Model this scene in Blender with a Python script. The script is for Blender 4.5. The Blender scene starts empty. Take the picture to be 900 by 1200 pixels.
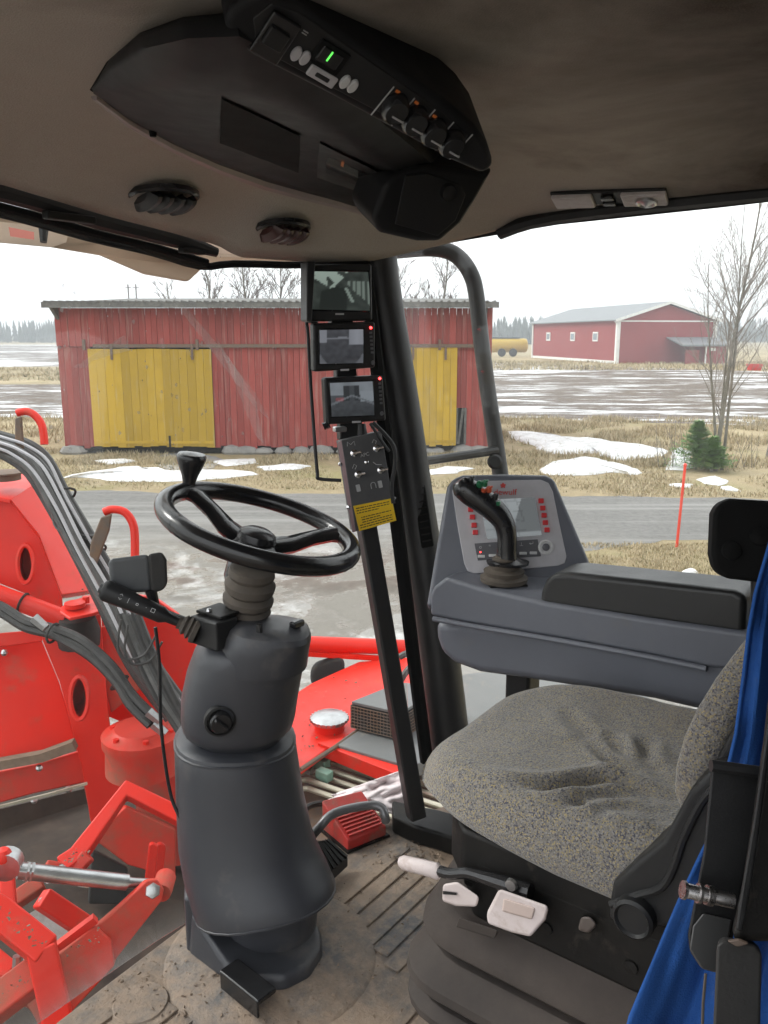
import bpy, bmesh, math, random
import numpy as np
from mathutils import Vector, Matrix, noise as mnoise
random.seed(7); rng = np.random.default_rng(7)
S = bpy.context.scene
COL = S.collection
R = math.radians
# ------------------------------------------------------------------ camera, world, sun, exposure
F, PW, PH = 970.0, 900.0, 1200.0            # focal length in photo pixels
PITCH = math.atan(206 / F)                  # camera looks 12 degrees down
CT, ST = math.cos(PITCH), math.sin(PITCH)
H = 3.2                                     # eye height over the yard
FD = 1.24                                   # eye height over the cab floor
cam = bpy.data.cameras.new("camera"); camo = bpy.data.objects.new("camera", cam); COL.objects.link(camo)
camo.location = (0, 0, H); camo.rotation_euler = (R(90) - PITCH, 0, 0)
cam.sensor_fit = 'VERTICAL'; cam.sensor_height = 36; cam.lens = 36 * F / PH
cam.clip_start = 0.05; cam.clip_end = 8000
S.camera = camo
W = bpy.data.worlds.new("World"); S.world = W; W.use_nodes = True
SUN_EL, SUN_AZ = R(38), R(-70)
nt = W.node_tree; bg = nt.nodes["Background"]
sky = nt.nodes.new("ShaderNodeTexSky"); sky.sky_type = 'NISHITA'; sky.sun_disc = False
sky.sun_elevation = SUN_EL; sky.sun_rotation = SUN_AZ
sky.air_density = 1.0; sky.dust_density = 4.0; sky.ozone_density = 1.0
hs = nt.nodes.new("ShaderNodeHueSaturation"); hs.inputs['Saturation'].default_value = 0.12   # overcast: grey white
nt.links.new(sky.outputs[0], hs.inputs['Color'])
cl_ = nt.nodes.new("ShaderNodeMix"); cl_.data_type = 'RGBA'; cl_.inputs[0].default_value = .85; cl_.inputs[7].default_value = (6.6, 6.75, 6.9, 1)    # even cloud cover
nt.links.new(hs.outputs[0], cl_.inputs[6]); nt.links.new(cl_.outputs[2], bg.inputs[0])
bg.inputs[1].default_value = 0.15
sl = bpy.data.lights.new("sun", 'SUN'); slo = bpy.data.objects.new("sun", sl); COL.objects.link(slo)
sl.energy = 0.9; sl.angle = R(14); sl.color = (1, .97, .93)
_d = Vector((math.sin(SUN_AZ) * math.cos(SUN_EL), math.cos(SUN_AZ) * math.cos(SUN_EL), math.sin(SUN_EL)))
slo.rotation_euler = _d.to_track_quat('Z', 'Y').to_euler(); slo.location = (0, 0, 30)
S.view_settings.view_transform = 'Standard'; S.view_settings.look = 'None'
S.view_settings.exposure = 1.1; S.view_settings.gamma = 1.0
S.render.engine = 'CYCLES'
c = S.cycles; c.use_denoising = True; c.max_bounces = 10; c.diffuse_bounces = 5; c.glossy_bounces = 4
c.transparent_max_bounces = 16; c.transmission_bounces = 6; c.sample_clamp_indirect = 6; c.caustics_reflective = False; c.caustics_refractive = False

# ------------------------------------------------------------------ frames
# cab frame: x = to the cab's far side, y = forward, z = up from the cab floor; turned against the world
UV = Matrix(((.6, -.8, 0), (.8, .6, 0), (0, 0, 1)))
CABZ = math.atan2(.8, .6)
ORG = Vector((0, 0, H - FD))
def ray(px, py):
    X, dy = px - 450, py - 600
    w = Vector((X, F * CT - dy * ST, -(F * ST + dy * CT)))
    return w, UV.transposed() @ w
def cp(px, py, x=None, y=None, z=None, d=None):          # point of the cab frame seen at a photo pixel
    r = ray(px, py)[1]
    if d is not None: s = d / F
    elif x is not None: s = x / r.x
    elif y is not None: s = y / r.y
    else: s = (z - FD) / r.z
    return Vector((r.x * s, r.y * s, r.z * s + FD))
def pp(px, py, P, n):                                    # the same on a plane
    r = ray(px, py)[1]; o = Vector((0, 0, FD))
    return o + r * ((P - o).dot(n) / r.dot(n))
def wp(px, py, z=None, y=None):                          # point of the world frame
    r = ray(px, py)[0]
    s = (z - H) / r.z if z is not None else y / r.y
    return Vector((r.x * s, r.y * s, r.z * s + H))
def vdir(px, py): return ray(px, py)[1].normalized()

# ------------------------------------------------------------------ mesh building
class B:
    def __init__(s): s.v = []; s.f = []
    def add(s, vs, fs):
        o = len(s.v); s.v += [Vector(p) for p in vs]; s.f += [tuple(i + o for i in f) for f in fs]; return s
    def box(s, c, sz, ax=None):
        ax = ax or (Vector((1, 0, 0)), Vector((0, 1, 0)), Vector((0, 0, 1))); c = Vector(c)
        vs = [c + ax[0] * sz[0] * i / 2 + ax[1] * sz[1] * j / 2 + ax[2] * sz[2] * k / 2 for k in (-1, 1) for j in (-1, 1) for i in (-1, 1)]
        return s.add(vs, [(0, 1, 3, 2), (4, 6, 7, 5), (0, 4, 5, 1), (2, 3, 7, 6), (0, 2, 6, 4), (1, 5, 7, 3)])
    def prism(s, pts, ext):
        n = len(pts); ext = Vector(ext); pts = [Vector(p) for p in pts]
        return s.add(pts + [p + ext for p in pts], [tuple(range(n)), tuple(range(2 * n - 1, n - 1, -1))] + [(i, (i + 1) % n, n + (i + 1) % n, n + i) for i in range(n)])
    def bridge(s, a, b):                                 # two equal polygons joined to a solid
        n = len(a)
        return s.add(list(a) + list(b), [tuple(range(n)), tuple(range(2 * n - 1, n - 1, -1))] + [(i, (i + 1) % n, n + (i + 1) % n, n + i) for i in range(n)])
    def loft(s, rings, cap=True, closed=False):
        n = len(rings[0]); m = len(rings); vs = [p for r in rings for p in r]; fs = []
        for k in range(m if closed else m - 1):
            k2 = (k + 1) % m
            for i in range(n): fs.append((k * n + i, k * n + (i + 1) % n, k2 * n + (i + 1) % n, k2 * n + i))
        if cap and not closed: fs += [tuple(range(n)), tuple(range((m - 1) * n, m * n))]
        return s.add(vs, fs)
    def tube(s, pts, r, n=10, closed=False, sq=False, smooth=0, asp=1.0, up=None):
        pts = [Vector(p) for p in pts]
        rs = list(r) if isinstance(r, (list, tuple)) else [r] * len(pts)
        if smooth: pts, rs = crom(pts, rs, smooth, closed)
        rings = []; m = len(pts); N = None
        for i in range(m):
            t = (pts[(i + 1) % m] - pts[i - 1]) if closed or 0 < i < m - 1 else (pts[1] - pts[0] if i == 0 else pts[-1] - pts[-2])
            t.normalize()
            if N is None:
                u = Vector(up) if up else (Vector((0, 0, 1)) if abs(t.z) < .9 else Vector((1, 0, 0)))
                N = (u - t * u.dot(t)).normalized()
            else: N = (N - t * N.dot(t)).normalized()
            M = t.cross(N)
            k = 1.0
            if sq and 0 < i < m - 1:
                a = (pts[i] - pts[i - 1]).normalized(); k = 1 / max(.5, a.dot(t))
            nn = 4 if sq else n; off = math.pi / 4 if sq else 0; rr = rs[i] * (math.sqrt(2) if sq else 1)
            rings.append([pts[i] + N * rr * math.cos(off + 2 * math.pi * j / nn) + M * rr * asp * math.sin(off + 2 * math.pi * j / nn) for j in range(nn)])
        return s.loft(rings, True, closed)
    def lathe(s, c, ax, prof, n=24, asp=1.0, up=None):
        ax = Vector(ax).normalized(); c = Vector(c)
        u = Vector(up) if up else (Vector((1, 0, 0)) if abs(ax.x) < .9 else Vector((0, 1, 0)))
        N = (u - ax * u.dot(ax)).normalized(); M = ax.cross(N)
        return s.loft([[c + ax * h + N * r * math.cos(2 * math.pi * j / n) + M * r * asp * math.sin(2 * math.pi * j / n) for j in range(n)] for r, h in prof])
    def grid(s, fn, nu, nv):
        vs = [fn(i / nu, j / nv) for j in range(nv + 1) for i in range(nu + 1)]
        return s.add(vs, [(j * (nu + 1) + i, j * (nu + 1) + i + 1, (j + 1) * (nu + 1) + i + 1, (j + 1) * (nu + 1) + i) for j in range(nv) for i in range(nu)])
    def sph(s, c, r, n=12):
        r = r if isinstance(r, (tuple, list)) else (r, r, r); c = Vector(c)
        return s.loft([[c + Vector((r[0] * math.sin(a) * math.cos(b), r[1] * math.sin(a) * math.sin(b), r[2] * math.cos(a))) for b in [2 * math.pi * j / n for j in range(n)]] for a in [max(.02, min(math.pi - .02, math.pi * i / (n // 2))) for i in range(n // 2 + 1)]])
def crom(pts, rs, k, closed=False):
    P, Q = [], []; m = len(pts)
    for i in range(m if closed else m - 1):
        idx = [(i + j) % m if closed else min(max(i + j, 0), m - 1) for j in (-1, 0, 1, 2)]
        a, b, c_, d = [pts[j] for j in idx]; ra, rb = rs[idx[1]], rs[idx[2]]
        for q in range(k):
            t = q / k
            P.append(.5 * ((2 * b) + (c_ - a) * t + (2 * a - 5 * b + 4 * c_ - d) * t * t + (3 * b - a - 3 * c_ + d) * t ** 3)); Q.append(ra + (rb - ra) * t)
    if not closed: P.append(pts[-1]); Q.append(rs[-1])
    return P, Q
def plate(pts, holes, ext):                              # flat plate with real holes; holes = loops of points
    bm = bmesh.new(); loops = [pts] + holes; es = []
    for lp in loops:
        vs = [bm.verts.new(p) for p in lp]
        es += [bm.edges.new((vs[i], vs[(i + 1) % len(vs)])) for i in range(len(vs))]
    g = bmesh.ops.triangle_fill(bm, use_beauty=True, use_dissolve=False, edges=es)
    fs = [f for f in g['geom'] if isinstance(f, bmesh.types.BMFace)]
    r = bmesh.ops.extrude_face_region(bm, geom=fs)
    bmesh.ops.translate(bm, vec=Vector(ext), verts=[v for v in r['geom'] if isinstance(v, bmesh.types.BMVert)])
    bm.verts.index_update(); b = B(); b.add([v.co.copy() for v in bm.verts], [tuple(v.index for v in f.verts) for f in bm.faces]); bm.free(); return b
BASE = {}
def thing(name, label, cat, base=(0, 0, 0), frame='cab', group=None):
    o = bpy.data.objects.new(name, None); COL.objects.link(o); base = Vector(base)
    if frame == 'cab': o.location = ORG + UV @ base; o.rotation_euler = (0, 0, CABZ)
    else: o.location = base
    o.empty_display_size = .1
    o['label'] = label; o['category'] = cat
    if group: o['group'] = group
    BASE[o.name] = (base, frame); return o
def mesh(name, b, m, base, sharp=35):
    me = bpy.data.meshes.new(name); me.from_pydata([p - base for p in b.v], [], b.f)
    bm = bmesh.new(); bm.from_mesh(me); bmesh.ops.recalc_face_normals(bm, faces=bm.faces); bm.to_mesh(me); bm.free()
    me.shade_smooth(); me.set_sharp_from_angle(angle=R(sharp))
    if m: me.materials.append(m)
    return me
def part(name, b, m, parent, bev=0, seg=2, sub=0, label=None, kind=None, sharp=35, solid=0, wn=True):
    base, fr = BASE[parent.name]
    o = bpy.data.objects.new(name, mesh(name, b, m, base, sharp)); COL.objects.link(o); o.parent = parent; BASE[o.name] = (base, fr)
    mods(o, bev, seg, sub, solid, sharp)
    if label: o['label'] = label
    if kind: o['kind'] = kind
    return o
def mods(o, bev, seg, sub, solid, sharp=35):
    if solid:
        q = o.modifiers.new("solid", 'SOLIDIFY'); q.thickness = solid; q.offset = 0
    if bev:
        q = o.modifiers.new("bevel", 'BEVEL'); q.width = bev; q.segments = seg; q.limit_method = 'ANGLE'; q.angle_limit = R(30); q.harden_normals = True
    if sub:
        q = o.modifiers.new("sub", 'SUBSURF'); q.levels = sub; q.render_levels = sub
def single(name, b, m, label=None, cat=None, frame='cab', base=None, group=None, kind=None, bev=0, seg=2, sub=0, solid=0, sharp=35):
    if base is None:
        base = sum((p for p in b.v), Vector()) / len(b.v); base = Vector((base.x, base.y, min(p.z for p in b.v)))
    base = Vector(base)
    o = bpy.data.objects.new(name, mesh(name, b, m, base, sharp)); COL.objects.link(o)
    if frame == 'cab': o.location = ORG + UV @ base; o.rotation_euler = (0, 0, CABZ)
    else: o.location = base
    mods(o, bev, seg, sub, solid, sharp); BASE[o.name] = (base, frame)
    if label: o['label'] = label
    if cat: o['category'] = cat
    if group: o['group'] = group
    if kind: o['kind'] = kind
    return o
def text(s, size, parent, m, at, right, up, ext=.0004, name='lettering', align='CENTER'):
    cu = bpy.data.curves.new(name, 'FONT'); cu.body = s; cu.size = size; cu.align_x = align; cu.align_y = 'CENTER'; cu.extrude = ext
    tmp = bpy.data.objects.new(name, cu); COL.objects.link(tmp)
    dg = bpy.context.evaluated_depsgraph_get(); me = bpy.data.meshes.new_from_object(tmp.evaluated_get(dg)); bpy.data.objects.remove(tmp)
    base, fr = BASE[parent.name]; right = right.normalized(); up = (up - right * up.dot(right)).normalized(); n = right.cross(up)
    mx = Matrix((right, up, n)).transposed()
    for v in me.vertices: v.co = mx @ v.co + at - base
    me.materials.clear(); me.materials.append(m)
    o = bpy.data.objects.new(name, me); COL.objects.link(o); o.parent = parent; BASE[o.name] = (base, fr); return o

# ------------------------------------------------------------------ materials
def new(name):
    m = bpy.data.materials.new(name); m.use_nodes = True; return m, m.node_tree, m.node_tree.nodes['Principled BSDF']
def nn(t, typ, **k):
    n = t.nodes.new(typ)
    for a, v in k.items():
        if a in ('ins',):
            for i, q in v.items(): n.inputs[i].default_value = q
        else: setattr(n, a, v)
    return n
def rgb(c): return (*c, 1) if len(c) == 3 else c
def ramp(t, fac, a, b, ca=(0, 0, 0), cb=(1, 1, 1)):
    r = nn(t, 'ShaderNodeValToRGB'); r.color_ramp.elements[0].position = a; r.color_ramp.elements[1].position = b
    r.color_ramp.elements[0].color = rgb(ca); r.color_ramp.elements[1].color = rgb(cb); t.links.new(fac, r.inputs[0]); return r.outputs[0]
def noi(t, co, sc, det=4, rough=.6, dist=0):
    n = nn(t, 'ShaderNodeTexNoise', ins={'Scale': sc, 'Detail': det, 'Roughness': rough, 'Distortion': dist}); t.links.new(co, n.inputs['Vector']); return n.outputs['Fac']
def mixc(t, fac, a, b):
    n = nn(t, 'ShaderNodeMix', data_type='RGBA')
    for k, v in ((0, fac), (6, a), (7, b)):
        if hasattr(v, 'links') or isinstance(v, bpy.types.NodeSocket): t.links.new(v, n.inputs[k])
        else: n.inputs[k].default_value = rgb(v) if k else v
    return n.outputs[2]
def bump(t, h, p, st=.3, di=.01):
    n = nn(t, 'ShaderNodeBump', ins={'Strength': st, 'Distance': di}); t.links.new(h, n.inputs['Height']); t.links.new(n.outputs[0], p.inputs['Normal'])
def mat(name, c, rough=.5, metal=0, c2=None, ns=6, bmp=0, bs=400, dust=None, spec=.5, coat=0, rvar=.12, rand=0):
    m, t, p = new(name)
    tc = nn(t, 'ShaderNodeTexCoord').outputs['Object']
    c2 = c2 or tuple(x * .82 for x in c)
    col = mixc(t, ramp(t, noi(t, tc, ns, 6, .65), .35, .65), c, c2)
    if rand:
        oi = nn(t, 'ShaderNodeObjectInfo'); h = nn(t, 'ShaderNodeHueSaturation'); mr = nn(t, 'ShaderNodeMapRange', ins={3: 1 - rand, 4: 1 + rand})
        t.links.new(oi.outputs['Random'], mr.inputs[0]); t.links.new(mr.outputs[0], h.inputs['Value']); t.links.new(col, h.inputs['Color']); col = h.outputs[0]
    rf = nn(t, 'ShaderNodeMapRange', ins={3: max(0.02, rough - rvar), 4: min(1, rough + rvar)}); t.links.new(noi(t, tc, ns * 3, 5), rf.inputs[0]); ro = rf.outputs[0]
    if dust:
        dc, amt, ds = dust
        mk = ramp(t, noi(t, tc, ds, 8, .7), .62 - amt * .45, .8 - amt * .3)
        col = mixc(t, mk, col, dc); a = nn(t, 'ShaderNodeMix'); t.links.new(mk, a.inputs[0]); t.links.new(ro, a.inputs[2]); a.inputs[3].default_value = .9; ro = a.outputs[0]
    t.links.new(col, p.inputs['Base Color']); t.links.new(ro, p.inputs['Roughness'])
    p.inputs['Metallic'].default_value = metal; p.inputs['Specular IOR Level'].default_value = spec; p.inputs['Coat Weight'].default_value = coat
    if bmp: bump(t, noi(t, tc, bs, 3), p, bmp, .002)
    return m
def emit(name, c, st):
    m, t, p = new(name); p.inputs['Base Color'].default_value = rgb((0, 0, 0)); p.inputs['Emission Color'].default_value = rgb(c); p.inputs['Emission Strength'].default_value = st; return m
def glass(name, dirt=.05, tint=(.97, .98, .97), dsc=3.0):
    m, t, p = new(name); t.nodes.remove(p); out = t.nodes['Material Output']
    tr = nn(t, 'ShaderNodeBsdfTransparent', ins={0: rgb(tint)}); gl = nn(t, 'ShaderNodeBsdfGlossy', ins={1: .02}); df = nn(t, 'ShaderNodeBsdfDiffuse', ins={0: (.8, .78, .74, 1)})
    fr = nn(t, 'ShaderNodeFresnel'); bf = nn(t, 'ShaderNodeNewGeometry').outputs['Backfacing']; io = nn(t, 'ShaderNodeMapRange', ins={3: 1.3, 4: 1 / 1.3}); t.links.new(bf, io.inputs[0]); t.links.new(io.outputs[0], fr.inputs[0]); m1 = nn(t, 'ShaderNodeMixShader'); m2 = nn(t, 'ShaderNodeMixShader')
    t.links.new(fr.outputs[0], m1.inputs[0]); t.links.new(tr.outputs[0], m1.inputs[1]); t.links.new(gl.outputs[0], m1.inputs[2])
    tc = nn(t, 'ShaderNodeTexCoord').outputs['Object']; mr = nn(t, 'ShaderNodeMapRange', ins={1: .35, 2: .85, 3: dirt * .35, 4: dirt * 2})
    t.links.new(noi(t, tc, dsc, 8, .7), mr.inputs[0]); t.links.new(mr.outputs[0], m2.inputs[0]); t.links.new(m1.outputs[0], m2.inputs[1]); t.links.new(df.outputs[0], m2.inputs[2])
    t.links.new(m2.outputs[0], out.inputs[0]); return m
DUST = (.30, .24, .18)
M = dict(
    plastic=mat('dark_grey_plastic', (.037, .039, .046), .38, c2=(.042, .044, .051), bmp=.25, bs=900, dust=((.12,.108,.098), .16, 5)),
    plastic2=mat('slate_grey_plastic', (.112, .120, .142), .42, c2=(.125, .132, .155), bmp=.25, bs=900, dust=((.15, .145, .145), .05, 7)),
    black=mat('black_plastic', (.012, .012, .013), .45, c2=(.02, .02, .02), bmp=.15, bs=700, spec=.3),
    blackd=mat('dusty_black_plastic', (.007, .0068, .0066), .5, c2=(.013, .012, .011), bmp=.2, bs=600, dust=((.06, .05, .04), .08, 14), spec=.22), padv=mat('arm_pad_vinyl', (.013, .013, .013), .42, c2=(.018, .018, .018), bmp=.15, bs=700),
    rubber=mat('black_rubber', (.014, .014, .014), .7, c2=(.03, .028, .026), bmp=.2, bs=300),
    gloss=mat('glossy_black', (.010, .010, .011), .24, c2=(.016, .016, .017), rvar=.07),
    wheel=mat('wheel_black', (.007, .007, .008), .2, c2=(.010, .010, .010), bmp=.05, bs=500, rvar=.08),
    boot=mat('dusty_rubber', (.055, .047, .040), .85, c2=(.10, .082, .064), bmp=.3, bs=200),
    bellow=mat('brown_dusty_rubber', (.040, .034, .031), .75, c2=(.066, .054, .047), bmp=.3, bs=120, ns=4, spec=.2),
    steel=mat('steel', (.55, .56, .57), .35, 1, c2=(.4, .4, .4), ns=20),
    chrome=mat('chrome', (.75, .75, .75), .15, 1, ns=20), pinm=mat('worn_pin_steel', (.48, .47, .47), .28, 1, c2=(.36, .34, .33), ns=60),
    pipe=mat('yellowed_steel_pipe', (.62, .58, .46), .4, .6, c2=(.45, .42, .33), ns=12),
    red=mat('red_paint', (.80, .028, .014), .38, c2=(.70, .030, .018), ns=3, dust=((.36, .11, .07), .12, 5), rvar=.15, spec=.32, bmp=.08, bs=300),
    reddust=mat('dusty_red_paint', (.68, .040, .022), .5, c2=(.52, .048, .032), ns=3, dust=((.26, .13, .085), .34, 4.5), rvar=.15, spec=.28, bmp=.15, bs=250),
    redped=mat('red_pedal_paint', (.55, .035, .03), .5, c2=(.38, .05, .04), ns=14, dust=((.22, .16, .12), .25, 25)),
    redp=mat('red_button_plastic', (.60, .03, .035), .4),
    green=mat('green_plastic', (.02, .16, .07), .35), orange=mat('orange_plastic', (.5, .08, .03), .4),
    panelg=mat('light_grey_panel', (.42, .41, .43), .5, c2=(.46, .45, .47), ns=40, bmp=.1, bs=500),
    keyw=mat('white_key', (.6, .6, .6), .5), keyband=mat('grey_key_band', (.10, .10, .11), .5),
    pink=mat('dusty_white_plastic', (.60, .53, .52), .55, c2=(.50, .43, .41), ns=18, dust=((.35, .26, .21), .16, 22)),
    blue=mat('blue_curtain_cloth', (.026, .10, .34), .9, c2=(.020, .078, .27), ns=7, bmp=.6, bs=500, dust=((.10, .14, .28), .12, 12), spec=.2),
    pillar=mat('pillar_paint', (.018, .018, .019), .42, c2=(.028, .027, .026), ns=8, bmp=.15, bs=500, spec=.35),
    foam=mat('black_seal', (.008, .008, .008), .85, spec=.15),
    label=mat('yellow_label', (.85, .56, .02), .5, c2=(.8, .52, .02), ns=20), ink=mat('dark_print', (.05, .04, .02), .7), inkw=mat('pale_print', (.45, .45, .45), .6), inkr=mat('red_print', (.62, .06, .05), .6),
    rust=mat('rusty_steel', (.14, .115, .10), .7, .3, c2=(.20, .12, .075), ns=25, bmp=.3, bs=200),
    greydeck=mat('grey_deck', (.15, .155, .155), .65, c2=(.19, .19, .185), ns=3, dust=((.3, .27, .23), .1, 9)),
    hose=mat('hose_rubber', (.022, .021, .021), .5, c2=(.05, .047, .044), ns=18), hoseg=mat('grey_hose', (.115, .113, .110), .5, c2=(.06, .058, .056), ns=15),
    rag=mat('pale_rag_cloth', (.78, .70, .71), .95, c2=(.66, .58, .58), ns=14, bmp=.4, bs=400),
    canopy=mat('beige_canopy', (.55, .47, .40), .6, c2=(.50, .42, .36), ns=4),
    lens=mat('ribbed_lamp_lens', (.62, .58, .58), .35, c2=(.55, .50, .50), ns=60, bmp=.5, bs=500),
    gclamp=mat('green_clamp', (.22, .42, .33), .5, c2=(.3, .45, .36), ns=20), shadesoil=mat('shaded_soil', (.020, .014, .010), .95, c2=(.055, .038, .026), ns=6, bmp=.6, bs=60), tyre=mat('tyre_rubber', (.03, .03, .03), .8),  # soil tone taken darker to paint in the shade under the machine
    wgrey=mat('weathered_grey_wood', (.17, .165, .15), .85, c2=(.11, .105, .10), ns=8), twigp=mat('pale_twigs', (.27, .24, .21), .9, c2=(.19, .165, .145), ns=4), stone=mat('foundation_stone', (.28, .27, .25), .9, c2=(.2, .19, .18), ns=3),
    white=mat('white_trim', (.78, .78, .76), .6), roofg=mat('grey_roof_sheet', (.21, .22, .23), .6, c2=(.18, .19, .20), ns=.6),
    tanky=mat('yellow_tank_paint', (.55, .36, .03), .45), barkp=mat('pale_bark', (.20, .185, .155), .9, c2=(.12, .11, .09), ns=5), twig=mat('twig_bark', (.16, .13, .115), .9, c2=(.10, .08, .07), ns=4),
    spruce=mat('spruce_needles', (.15, .28, .085), .8, c2=(.22, .34, .12), ns=6), farfor=mat('far_conifers', (.035, .055, .035), .9, c2=(.05, .06, .04), ns=.3),
    marker=mat('red_marker_pole', (.75, .06, .03), .5), dirt=mat('dry_soil', (.24, .175, .125), .95, c2=(.17, .125, .09), ns=30, bmp=.5, bs=300),
    snow=mat('old_snow', (.80, .80, .81), .8, c2=(.60, .595, .59), ns=3.5, bmp=1.0, bs=6, dust=((.45, .38, .30), .16, 7)), darkgap=mat('dark_void_boards', (.02, .018, .016), .9),
    led=emit('red_led', (1, .03, .03), 6), digit=emit('green_digit', (.12, .9, .1), .8), glow=emit('orange_glow', (1, .25, .05), .06),
)
def canopy():
    m, t, p = new('translucent_canopy'); out = t.nodes['Material Output']; t.nodes.remove(p)
    d = nn(t, 'ShaderNodeBsdfDiffuse', ins={0: (.60, .52, .45, 1)}); q = nn(t, 'ShaderNodeBsdfTranslucent', ins={0: (.62, .53, .45, 1)}); x = nn(t, 'ShaderNodeMixShader', ins={0: .55})
    t.links.new(d.outputs[0], x.inputs[1]); t.links.new(q.outputs[0], x.inputs[2]); t.links.new(x.outputs[0], out.inputs[0]); return m
M['canopy2'] = canopy()
GL = glass('windscreen_glass', .017); GL2 = glass('side_glass', .02, dsc=2)
def wood(name, c, worn, streak=.5):
    m, t, p = new(name); tc = nn(t, 'ShaderNodeTexCoord').outputs['Object']; oi = nn(t, 'ShaderNodeObjectInfo').outputs['Random']
    off = nn(t, 'ShaderNodeCombineXYZ'); sc = nn(t, 'ShaderNodeMath', operation='MULTIPLY', ins={1: 57.0}); t.links.new(oi, sc.inputs[0]); t.links.new(sc.outputs[0], off.inputs[0])
    ad = nn(t, 'ShaderNodeVectorMath', operation='ADD'); t.links.new(tc, ad.inputs[0]); t.links.new(off.outputs[0], ad.inputs[1])
    mp = nn(t, 'ShaderNodeMapping', ins={'Scale': (14, 14, .9)}); t.links.new(ad.outputs[0], mp.inputs[0])
    n1 = noi(t, mp.outputs[0], 1.0, 7, .65); n2 = noi(t, ad.outputs[0], .8, 3)
    h = nn(t, 'ShaderNodeHueSaturation'); mr = nn(t, 'ShaderNodeMapRange', ins={3: .78, 4: 1.18}); t.links.new(oi, mr.inputs[0]); t.links.new(mr.outputs[0], h.inputs['Value']); h.inputs['Color'].default_value = rgb(c)
    col = mixc(t, ramp(t, n1, .66 - streak * .2, .80), h.outputs[0], worn)
    col = mixc(t, ramp(t, n2, .5, .8), col, tuple(x * .72 for x in c))
    t.links.new(col, p.inputs['Base Color']); p.inputs['Roughness'].default_value = .85; bump(t, n1, p, .4, .004); return m
M['redwood'] = wood('red_board', (.29, .056, .046), (.34, .21, .18), .7); M['yelwood'] = wood('yellow_board', (.46, .295, .03), (.42, .36, .22), .5)
M['barnred'] = wood('barn_red_cladding', (.30, .045, .045), (.28, .06, .055), .2)
# ================================================================== THE PLACE OUTSIDE (world frame, z = 0 is the yard)
def gmat(name, build):
    m, t, p = new(name); tc = nn(t, 'ShaderNodeTexCoord').outputs['Object']; build(t, p, tc); return m
def gr_grass(t, p, tc):
    n1 = noi(t, tc, .35, 8, .65); n2 = noi(t, tc, 3.5, 8, .75); n3 = noi(t, tc, .12, 4)
    a = mixc(t, ramp(t, n2, .3, .7), (.40, .32, .19), (.24, .185, .105)); b = mixc(t, ramp(t, n1, .5, .72), a, (.21, .20, .07))
    cc = mixc(t, ramp(t, n3, .5, .7), b, (.46, .37, .22)); t.links.new(cc, p.inputs['Base Color']); p.inputs['Roughness'].default_value = .95; bump(t, n2, p, .9, .06)
def gr_gravel(t, p, tc):
    mp = nn(t, 'ShaderNodeMapping', ins={'Scale': (.10, 2.2, 1)}); t.links.new(tc, mp.inputs[0])
    n1 = noi(t, mp.outputs[0], 1.0, 6, .6); n2 = noi(t, tc, 7, 9, .85); n3 = noi(t, tc, .9, 9, .7, .3)
    a = mixc(t, ramp(t, n2, .3, .72), (.15, .145, .138), (.31, .30, .285)); a = mixc(t, ramp(t, n1, .48, .66, (0, 0, 0), (.75,) * 3), a, (.40, .39, .37))
    sx = nn(t, 'ShaderNodeSeparateXYZ'); t.links.new(tc, sx.inputs[0])
    wet = nn(t, 'ShaderNodeMapRange', ins={1: 14.5, 2: 11.5}); t.links.new(sx.outputs[1], wet.inputs[0])       # the yard in front lies lower and is wet
    wx = nn(t, 'ShaderNodeMapRange', ins={1: 4.5, 2: 2.0}); t.links.new(sx.outputs[0], wx.inputs[0])
    mm = nn(t, 'ShaderNodeMath', operation='MULTIPLY'); t.links.new(wet.outputs[0], mm.inputs[0]); t.links.new(wx.outputs[0], mm.inputs[1])
    pud = nn(t, 'ShaderNodeMath', operation='MULTIPLY'); t.links.new(ramp(t, n3, .43, .52), pud.inputs[0]); t.links.new(mm.outputs[0], pud.inputs[1])
    mud = mixc(t, ramp(t, n3, .4, .6), (.30, .275, .24), (.17, .155, .135)); a = mixc(t, mm.outputs[0], a, mud); sl_ = nn(t, 'ShaderNodeMath', operation='MULTIPLY'); t.links.new(ramp(t, noi(t, tc, .55, 8, .7, .5), .53, .62), sl_.inputs[0]); t.links.new(mm.outputs[0], sl_.inputs[1]); a = mixc(t, sl_.outputs[0], a, (.50, .49, .475))
    t.links.new(a, p.inputs['Base Color'])
    ro = nn(t, 'ShaderNodeMapRange', ins={3: .85, 4: .07}); t.links.new(pud.outputs[0], ro.inputs[0]); t.links.new(ro.outputs[0], p.inputs['Roughness'])
    hh = nn(t, 'ShaderNodeMix'); t.links.new(pud.outputs[0], hh.inputs[0]); t.links.new(n2, hh.inputs[2]); hh.inputs[3].default_value = .4; bump(t, hh.outputs[0], p, .9, .08)
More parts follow.
